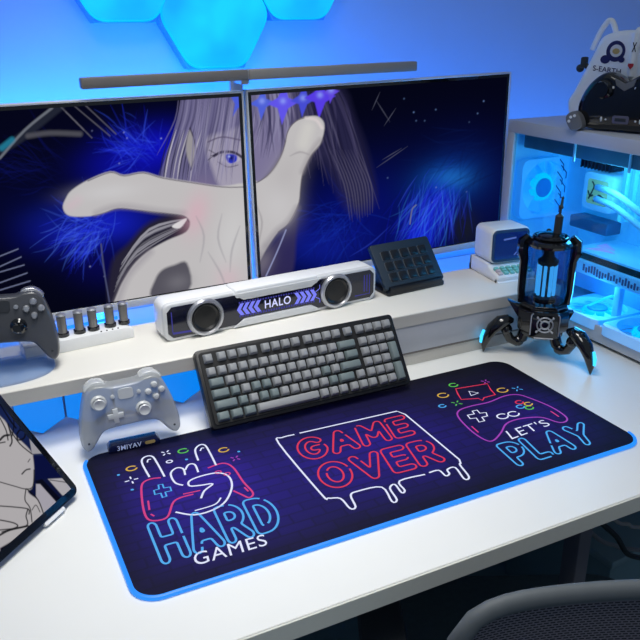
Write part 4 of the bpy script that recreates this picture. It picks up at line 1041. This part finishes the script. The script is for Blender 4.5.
for k, px in enumerate((629, 637, 645, 653)):
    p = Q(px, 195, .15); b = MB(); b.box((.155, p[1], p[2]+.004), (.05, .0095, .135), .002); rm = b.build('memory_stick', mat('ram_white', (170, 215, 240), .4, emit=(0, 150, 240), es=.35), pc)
    MB().box((.129, p[1], p[2]+.004), (.004, .0085, .13), .001).build('light_edge', glow('ram_glow', (70, 215, 255), 1.0) if k == 0 else bpy.data.materials['ram_glow'], rm)
p = Q(604, 164, .17); b = MB(); b.box((.165, p[1], p[2]), (.04, .105, .022), .003)
for k in range(9): b.box((.143, p[1]-.046+k*.0115, p[2]), (.004, .004, .024), .0005)
b.build('heatsink', M['navydark'], pc)
p = Q(598, 222, .17); b = MB(); b.box((.16, p[1], p[2]-.004), (.05, .125, .03), .004); b.build('chipset_cover', mat('slate_cover', (70, 110, 140), .4, noise=.1), pc)
p = Q(562, 175, .175); b = MB(); b.box((.165, p[1], p[2]-.01), (.04, .026, .15), .003); b.build('input_cover', mat('cover_white_lit', (180, 210, 228), .5, noise=.5, scale=90, emit=(40, 165, 235), es=.5), pc)  # emission added so the cover stands out; it is no lamp
b = MB()
for k in range(7): y = p[1]-.035-(k % 2)*.012; b.tube([(.144, y+.02, p[2]+.05-k*.018), (.144, y, p[2]+.035-k*.018), (.144, y, p[2]+.02-k*.018)], .0014, 6)
b.build('circuit_lines', mat('trace_blue', (50, 100, 160), .5, noise=0), pc)
# graphics card: backplate on top with pink pattern, dark gap, lettered edge; plate and shroud self-lit blue
g0 = Q(577, 250, .045); gz_ = .187
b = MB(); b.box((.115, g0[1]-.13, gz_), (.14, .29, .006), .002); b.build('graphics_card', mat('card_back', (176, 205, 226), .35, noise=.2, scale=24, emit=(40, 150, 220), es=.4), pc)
gc = pc.children[-1]
b = MB()
for k in range(7):
    y = g0[1]-.012-k*.008
    b.ribbon([(.060+k*.004, y), (.10-k*.002, y-.016)], .0022, False, lambda x, yy: (x, yy, gz_+.0034)); b.ribbon([(.10, y+.003), (.135-k*.004, y+.006)], .002, False, lambda x, yy: (x, yy, gz_+.0034))
b.build('pink_pattern', mat('pink_print', (205, 120, 205), .5, noise=0, emit=(215, 90, 205), es=.8), gc, smooth=False, recalc=False)  # pink print given emission to show up inside the case
b = MB(); b.box((.115, g0[1]-.13, gz_-.011), (.134, .288, .016), .001); b.build('card_core', M['navydark'], gc)
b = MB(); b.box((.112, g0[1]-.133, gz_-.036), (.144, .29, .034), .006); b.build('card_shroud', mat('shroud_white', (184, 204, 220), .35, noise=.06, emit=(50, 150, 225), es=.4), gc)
b = MB(); b.m = frame((.0395, g0[1]-.133, gz_-.036))
for k in range(24):
    y = .10-k*.0085; b.box((0, y, random.uniform(-.003, .003)), (.001, .005, random.uniform(.008, .02)), 0)
b.build('edge_lettering', mat('edge_print', (110, 80, 130), .5, noise=.4, scale=90), gc, smooth=False)
# lower shroud, given a blue emission of its own, with glowing cable
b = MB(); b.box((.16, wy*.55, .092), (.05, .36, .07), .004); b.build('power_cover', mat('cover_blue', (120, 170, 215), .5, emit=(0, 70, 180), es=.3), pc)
cb = [Q(*p_, .055) for p_ in ((562, 300), (568, 306), (580, 309), (594, 303), (606, 298), (613, 296))]
MB().tube(cat(cb, False, 6), .0032, 8).build('light_cable', glow('cable_glow', (40, 225, 255), 1.3), pc)
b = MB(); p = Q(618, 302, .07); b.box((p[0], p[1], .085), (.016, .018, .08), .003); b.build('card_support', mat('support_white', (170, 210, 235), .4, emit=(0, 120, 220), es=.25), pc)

# ================================================================= GAMEPAD + HOLDER ON THE CASE
u = np.array([.40, -.916]); gcx = atz(625, 131, PZ)
hrz2 = math.atan2(u[1], u[0])
hold = thing('gamepad_holder', 'white backpack shaped gamepad holder with space stickers on the computer case', 'holder', (gcx[0], gcx[1], PZ), hrz2)
sc_ = .0021     # metres per pixel here
def hp(px, py, d=0.): return ((px-625)*sc_-.345*d-(.020 if d else 0), (131.5-py)*sc_*1.03-.33*d*(py < 100))
outl = [(567, 110), (573, 92), (581, 74), (589, 56), (596, 40), (608, 34), (625, 32), (642, 34), (654, 40), (661, 56), (669, 74), (677, 92), (683, 110), (668, 126), (582, 126)]
b = MB(); b.prism(cat([hp(*p, .022) for p in outl], True, 4), -.085, -.022, XZ, .012, 4)
for x in (-.0115, .0085): b.tube([(x, .04, hp(0, 32, .02)[1]), (x, .022, hp(0, 36, .02)[1]), (x, .019, hp(0, 55, .02)[1]), (x, .02, hp(0, 76, .02)[1])], [.007, .008, .0085, .006], 8)
hw = mat('holder_white', (244, 248, 252), .4, noise=.03)
b.build('shell', hw, hold)
b = MB(); b.tube([(hp(px, py, .045)[0]-.012, .045, hp(px, py, .045)[1]) for px, py in cat([(594, 48), (600, 32), (606, 22), (609.5, 19.5), (613, 22), (617, 31), (620, 46)], False, 5)], .0062, 10); b.build('carry_loop', hw, hold)
hq = lambda px, py: (hp(px, py, .05)[0], .05, hp(px, py, .05)[1])
b = MB(); b.box(hq(581, 60), (.012, .02, .024), .003); b.tube([hq(581, 62), hq(592, 68)], .006, 8); b.sphere(hq(577, 66), .009, 8); b.build('thruster', M['dark'], hold)
# stickers sit on the front face (y = .022)
YS = .0212; sf = lambda x, y: (x, YS, y)
b = MB(); Xs = Matrix.Translation((*[hp(613, 54)[0]], YS, hp(613, 54)[1])) @ XZ
def disc(bm, cx_, cz, rx, rz_, mi, dy=0., k=24): bm.mt(mi).add([(cx_, YS-dy, cz)]+[(cx_+rx*math.cos(2*PI*i/k), YS-dy, cz+rz_*math.sin(2*PI*i/k)) for i in range(k)], [(0, 1+i, 1+(i+1) % k) for i in range(k)])
x, z = hp(614, 52, .022); disc(b, x, z, .021, .022, 0); x2, z2 = hp(604, 60, .022); disc(b, x2, z2, .011, .009, 0, .0001); x2, z2 = hp(621, 60, .022); disc(b, x2, z2, .007, .006, 0, .0002)
disc(b, x+.001, z+.001, .0135, .013, 1, .0004); disc(b, x+.001, z+.0, .008, .006, 2, .0008)
v, f, _ = text_mesh('S-EARTH', .01); q = quad(hp(592, 66, .022), hp(622, 69, .022), hp(622, 73.5, .022), hp(592, 71.5, .022)); b.mt(0).add([sf(*q(*a)) for a in v], f)
v, f, _ = text_mesh('X', .02); q = quad(hp(630.2, 45, .01), hp(634.8, 45, .01), hp(634.8, 54, .01), hp(630.2, 54, .01)); b.mt(3).add([(q(*a)[0], YS-.0115, q(*a)[1]) for a in v], f)
x, z = hp(631.5, 66.5, .012); b.mt(4).add([(x-.006, YS-.0112, z+.004), (x+.006, YS-.0112, z+.004), (x+.006, YS-.0112, z-.001), (x, YS-.0112, z-.008), (x-.006, YS-.0112, z-.001)], [(0, 1, 2, 3, 4)])
b.build('stickers', [M['ink'], M['offwhite'], M['gold'], M['blackink'], M['red']], hold, smooth=False, recalc=False)
for s in (-1, 1):
    cx_ = s*(625-579)*sc_+.004
    ft = MB(frame((cx_, -.052, .019), 0, s*.5, 0)).prism(cat([(-.017, .008), (-.01, .021), (.008, .021), (.017, .006), (.014, -.016), (0, -.019), (-.014, -.014)], True, 4), -.03, .012, XZ, .004, 2).build('foot', M['grey'], hold)
    b = MB(frame((cx_, -.0645, .019), 0, s*.5, 0)); 
    for dx, dz in ((-.009, .006), (-.002, .0125), (.007, .0115)): b.lathe([(0, .0005), (.0034, .0005), (.003, .002), (0, .0022)], frame((dx, 0, dz)) @ XZ, 12)
    b.build('pads', M['white'], ft)
bp_ = thing('black_gamepad', 'glossy black gamepad resting in the white holder on the computer case', 'gamepad', (gcx[0]+u[0]*.002, gcx[1]+u[1]*.002, PZ), hrz2)
ol = [(577, 112), (580, 98), (587, 86), (597, 77), (607, 74), (615, 77), (625, 82), (635, 77), (643, 74), (653, 77), (663, 86), (670, 98), (673, 112), (668, 126), (655, 130), (640, 130), (625, 130), (610, 130), (595, 130), (582, 126)]
b = MB(frame((0, -.028, .0))); b.prism(cat([hp(*p) for p in ol], True, 4), -.04, .016, XZ, .014, 4); b.build('shell', M['gloss'], bp_)
YB = -.028-.016
for s in (-1, 1):
    x, z = s*(625-604)*sc_, hp(0, 90)[1]
    b = MB(frame((x, YB, z)) @ XZ); b.lathe([(.02, -.004), (.0195, .004), (.014, .006), (.012, .012), (.017, .016), (.016, .02), (0, .0195)], None, 28); b.build('thumbstick', M['gloss'], bp_)
    MB().sphere((s*.024, YB-.001, hp(0, 88)[1]), .0028, 8).sphere((s*.042, YB-.0005, hp(0, 119)[1]), .0036, 8, (.7, .6, 1.5)).sphere((s*.032, YB-.0005, hp(0, 119)[1]), .0022, 8).build('button', M['white'], bp_)
b = MB(); b.prism([hp(*p) for p in ((614, 79), (625, 84), (636, 79), (634, 86), (625, 91), (616, 86))], -YB-.002, -YB+.001, XZ, .0008, 1); b.build('center_badge', M['grey'], bp_)
b = MB(); b.prism(rrect(.036, .017, .004, 4, 0, hp(0, 118.5)[1]), -YB-.002, -YB+.0015, XZ, .0008, 1); pt = b.build('port_cover', mat('port_grey', (96, 94, 116), .5), bp_)
MB().box((0, YB-.0018, hp(0, 118.5)[1]), (.024, .001, .007), .0003).build('port_slot', M['dark'], pt)

# ================================================================= OFFICE CHAIR
ZC = .085
chz = math.radians(-25); lc = (.53, -.328)
ch = thing('office_chair', 'black mesh office chair with grey backrest rim, parked at the desk front', 'chair', (lc[0], lc[1], ZF), chz)
H0 = ZC-ZF
nu, nv = 31, 16
def back_pt(s, t):       # s -1..1 across, t 0..1 down from the rim
    a = abs(s); return ((.228-.012*t)*s, -.03*(s*s)+.02*math.sin(t*PI)*1.2, H0-.022-t*.50-.035*a**9*(1-t)**2)
vs = [back_pt(-1+2*i/(nu-1), j/(nv-1)) for j in range(nv) for i in range(nu)]
fs = [(j*nu+i, j*nu+i+1, (j+1)*nu+i+1, (j+1)*nu+i) for j in range(nv-1) for i in range(nu-1)]
mesh_m = bpy.data.materials.new('chair_mesh'); mesh_m.use_nodes = True; nt = mesh_m.node_tree; pb = nt.nodes['Principled BSDF']
tc = nt.nodes.new('ShaderNodeTexCoord'); mpn = nt.nodes.new('ShaderNodeMapping'); mpn.inputs['Rotation'].default_value = (PI/2, 0, 0)
br = nt.nodes.new('ShaderNodeTexBrick'); br.inputs['Scale'].default_value = 60; br.inputs['Color1'].default_value = rgb(10, 11, 16); br.inputs['Color2'].default_value = rgb(22, 22, 30); br.inputs['Mortar'].default_value = rgb(112, 109, 120)
br.inputs['Mortar Size'].default_value = .07; br.inputs['Row Height'].default_value = .26; br.inputs['Brick Width'].default_value = .5
nt.links.new(tc.outputs['Object'], mpn.inputs['Vector']); nt.links.new(mpn.outputs['Vector'], br.inputs['Vector']); nt.links.new(br.outputs['Color'], pb.inputs['Base Color']); pb.inputs['Roughness'].default_value = .8
b = MB(); b.add(vs, fs); b.build('back_mesh', mesh_m, ch)
rimg = mat('chair_rim', (88, 94, 98), .6, noise=.08)
path = [Vector(back_pt(-1, 1-k/8)) for k in range(8)]+[Vector(back_pt(-1+2*k/24, 0)) for k in range(25)]+[Vector(back_pt(1, (k+1)/8)) for k in range(8)]
path = [p+Vector((0, 0, .012 if 9 <= i <= 31 else .004)) for i, p in enumerate(path)]
MB().tube(path, .0095, 14, flat=1.35).build('back_frame', rimg, ch)
b = MB(); b.prism(rrect(.48, .46, .09, 6), .42, .48, frame((0, .28, 0)), .02, 3); b.build('seat', mat('seat_cloth', (70, 88, 96), .9, noise=.2, scale=120), ch)
b = MB(); b.tube([(0, .0, H0-.30), (0, -.03, H0-.48), (0, .06, .40), (0, .22, .40)], .018, 10); b.build('back_support', M['dark'], ch)
b = MB(); b.cyl((0, .28, .1), (0, .28, .42), .028, seg=18); b.build('gas_lift', M['dark'], ch)
for s in (-1, 1):
    b = MB(); b.tube([(s*.22, .26, .42), (s*.29, .26, .45), (s*.29, .26, .63)], .014, 8); b.box((s*.29, .26, .645), (.07, .24, .03), .012); b.build('armrest', M['dark'], ch)
for k in range(5):
    a = 2*PI*k/5+.3; c, s = math.cos(a), math.sin(a)
    l_ = MB().tube([(0, .28, .105), (c*.28, .28+s*.28, .07)], [.03, .018], 8).build('base_spoke', M['dark'], ch)
    MB().cyl((c*.28-s*.018, .28+s*.28+c*.018, .028), (c*.28+s*.018, .28+s*.28-c*.018, .028), .028, seg=16).cyl((c*.28, .28+s*.28, .03), (c*.28, .28+s*.28, .072), .008, seg=8).build('caster', M['rubber'], l_)

# ================================================================= UNDER THE DESK
ub = thing('storage_box', 'dark slate storage box on the floor under the desk', 'box', (1.36, .42, ZF), math.radians(4))
sl = mat('slate_box', (96, 126, 136), .7, noise=.08, scale=10)
MB().box((0, 0, .13), (.42, .34, .26), .006).build('body', sl, ub); MB().box((0, 0, .272), (.44, .36, .024), .006).build('lid', mat('slate_lid', (110, 138, 148), .6), ub)
fb = thing('floor_cabinet', 'dark slate low cabinet standing under the desk near the back wall', 'cabinet', (.98, .84, ZF))
MB().box((0, 0, .19), (.5, .3, .38), .005).build('body', sl, fb)
for s in (-1, 1):
    d_ = MB().box((s*.125, -.156, .19), (.24, .014, .36), .003).build('door', mat('slate_door', (80, 110, 122), .6), fb)
    MB().box((s*.03, -.168, .22), (.008, .012, .07), .002).build('handle', M['dark'], d_)
cabs = [((598, 520), (616, 536), (632, 556), 'black cable drooping under the desk beside the leg'), ((600, 540), (614, 545), (628, 549), 'thin grey cable running level under the desk'), ((616, 521), (628, 524), (636, 527), 'short pale cable tucked under the desk edge')]
for i, (a, c, d, lb_) in enumerate(cabs):
    yy = (.10, .16, .07)[i]
    P_ = [aty(*q, yy) for q in (a, c, d)]
    st = np.array([P_[0][0]-.03, yy, -.031]); en = np.array([P_[2][0]+.05, yy, -.031])
    pts = [P_[0]+[-.10, 0, .10]]+P_+[P_[2]+[.12, 0, -.03], P_[2]+[.3, 0, .05]]
    tag(MB().tube(cat(pts, False, 6), (.006, .005, .004)[i], 8).build('cable', [M['black'], M['grey'], M['greybar2']][i]), lb_, 'cable', 'cables under the desk')

# ================================================================= LIGHT
def area(name, loc, target, size, power, col, sy_=None):
    l = bpy.data.lights.new(name, 'AREA'); l.energy = power; l.color = col; l.size = size
    if sy_: l.shape = 'RECTANGLE'; l.size_y = sy_
    o = bpy.data.objects.new(name, l); COL.objects.link(o); o.location = loc
    d = Vector(target)-Vector(loc); o.rotation_euler = d.to_track_quat('-Z', 'Y').to_euler(); return o
area('ceiling_light', (.25, .30, 1.75), (.26, .27, 0), .55, 3.7, (1, .985, .955)).data.spread = math.radians(66)
area('front_fill', (-.1, -.62, 2.1), (.3, .12, 0), .8, 3.5, (1, .985, .95)).data.spread = math.radians(70)
area('wall_wash', (.55, .86, .05), (.55, 1.1, .50), 2.9, 15, (.0, .22, 1.), .06)
area('wall_wash_high', (.48, .9, .42), (.52, 1.1, .66), 1.25, 5.5, (.0, .24, 1.), .08)
0 and area('shelf_glow', (.1, .66, .03), (.1, .40, .05), .9, .8, (.02, .35, 1.), .05)
pl = bpy.data.lights.new('case_light', 'POINT'); pl.energy = 1.7; pl.color = (.12, .62, 1.); pl.shadow_soft_size = .06
o = bpy.data.objects.new('case_light', pl); COL.objects.link(o); o.location = (PX0+.06, .42, .36)
pl = bpy.data.lights.new('case_light_low', 'POINT'); pl.energy = .7; pl.color = (.1, .6, 1.); pl.shadow_soft_size = .05
o = bpy.data.objects.new('case_light_low', pl); COL.objects.link(o); o.location = (PX0+.05, .42, .11)
w = bpy.data.worlds.new('World'); SC.world = w; w.use_nodes = True
bg = w.node_tree.nodes['Background']; bg.inputs['Color'].default_value = (.46, .55, .68, 1); bg.inputs['Strength'].default_value = .37

# ================================================================= CAMERA
cam = bpy.data.cameras.new('camera'); co = bpy.data.objects.new('camera', cam); COL.objects.link(co)
Rm = Matrix(((RI[0], UP[0], -FW[0]), (RI[1], UP[1], -FW[1]), (RI[2], UP[2], -FW[2])))
co.matrix_world = Matrix.Translation(Vector(CAM)) @ Rm.to_4x4()
cam.sensor_fit = 'HORIZONTAL'; cam.sensor_width = 36; cam.lens = 36*F/640; cam.clip_start = .02
SC.camera = co
SC.view_settings.view_transform = 'Standard'; SC.view_settings.look = 'None'
SC.cycles.use_denoising = True
SC.cycles.max_bounces = 8; SC.cycles.transparent_max_bounces = 16
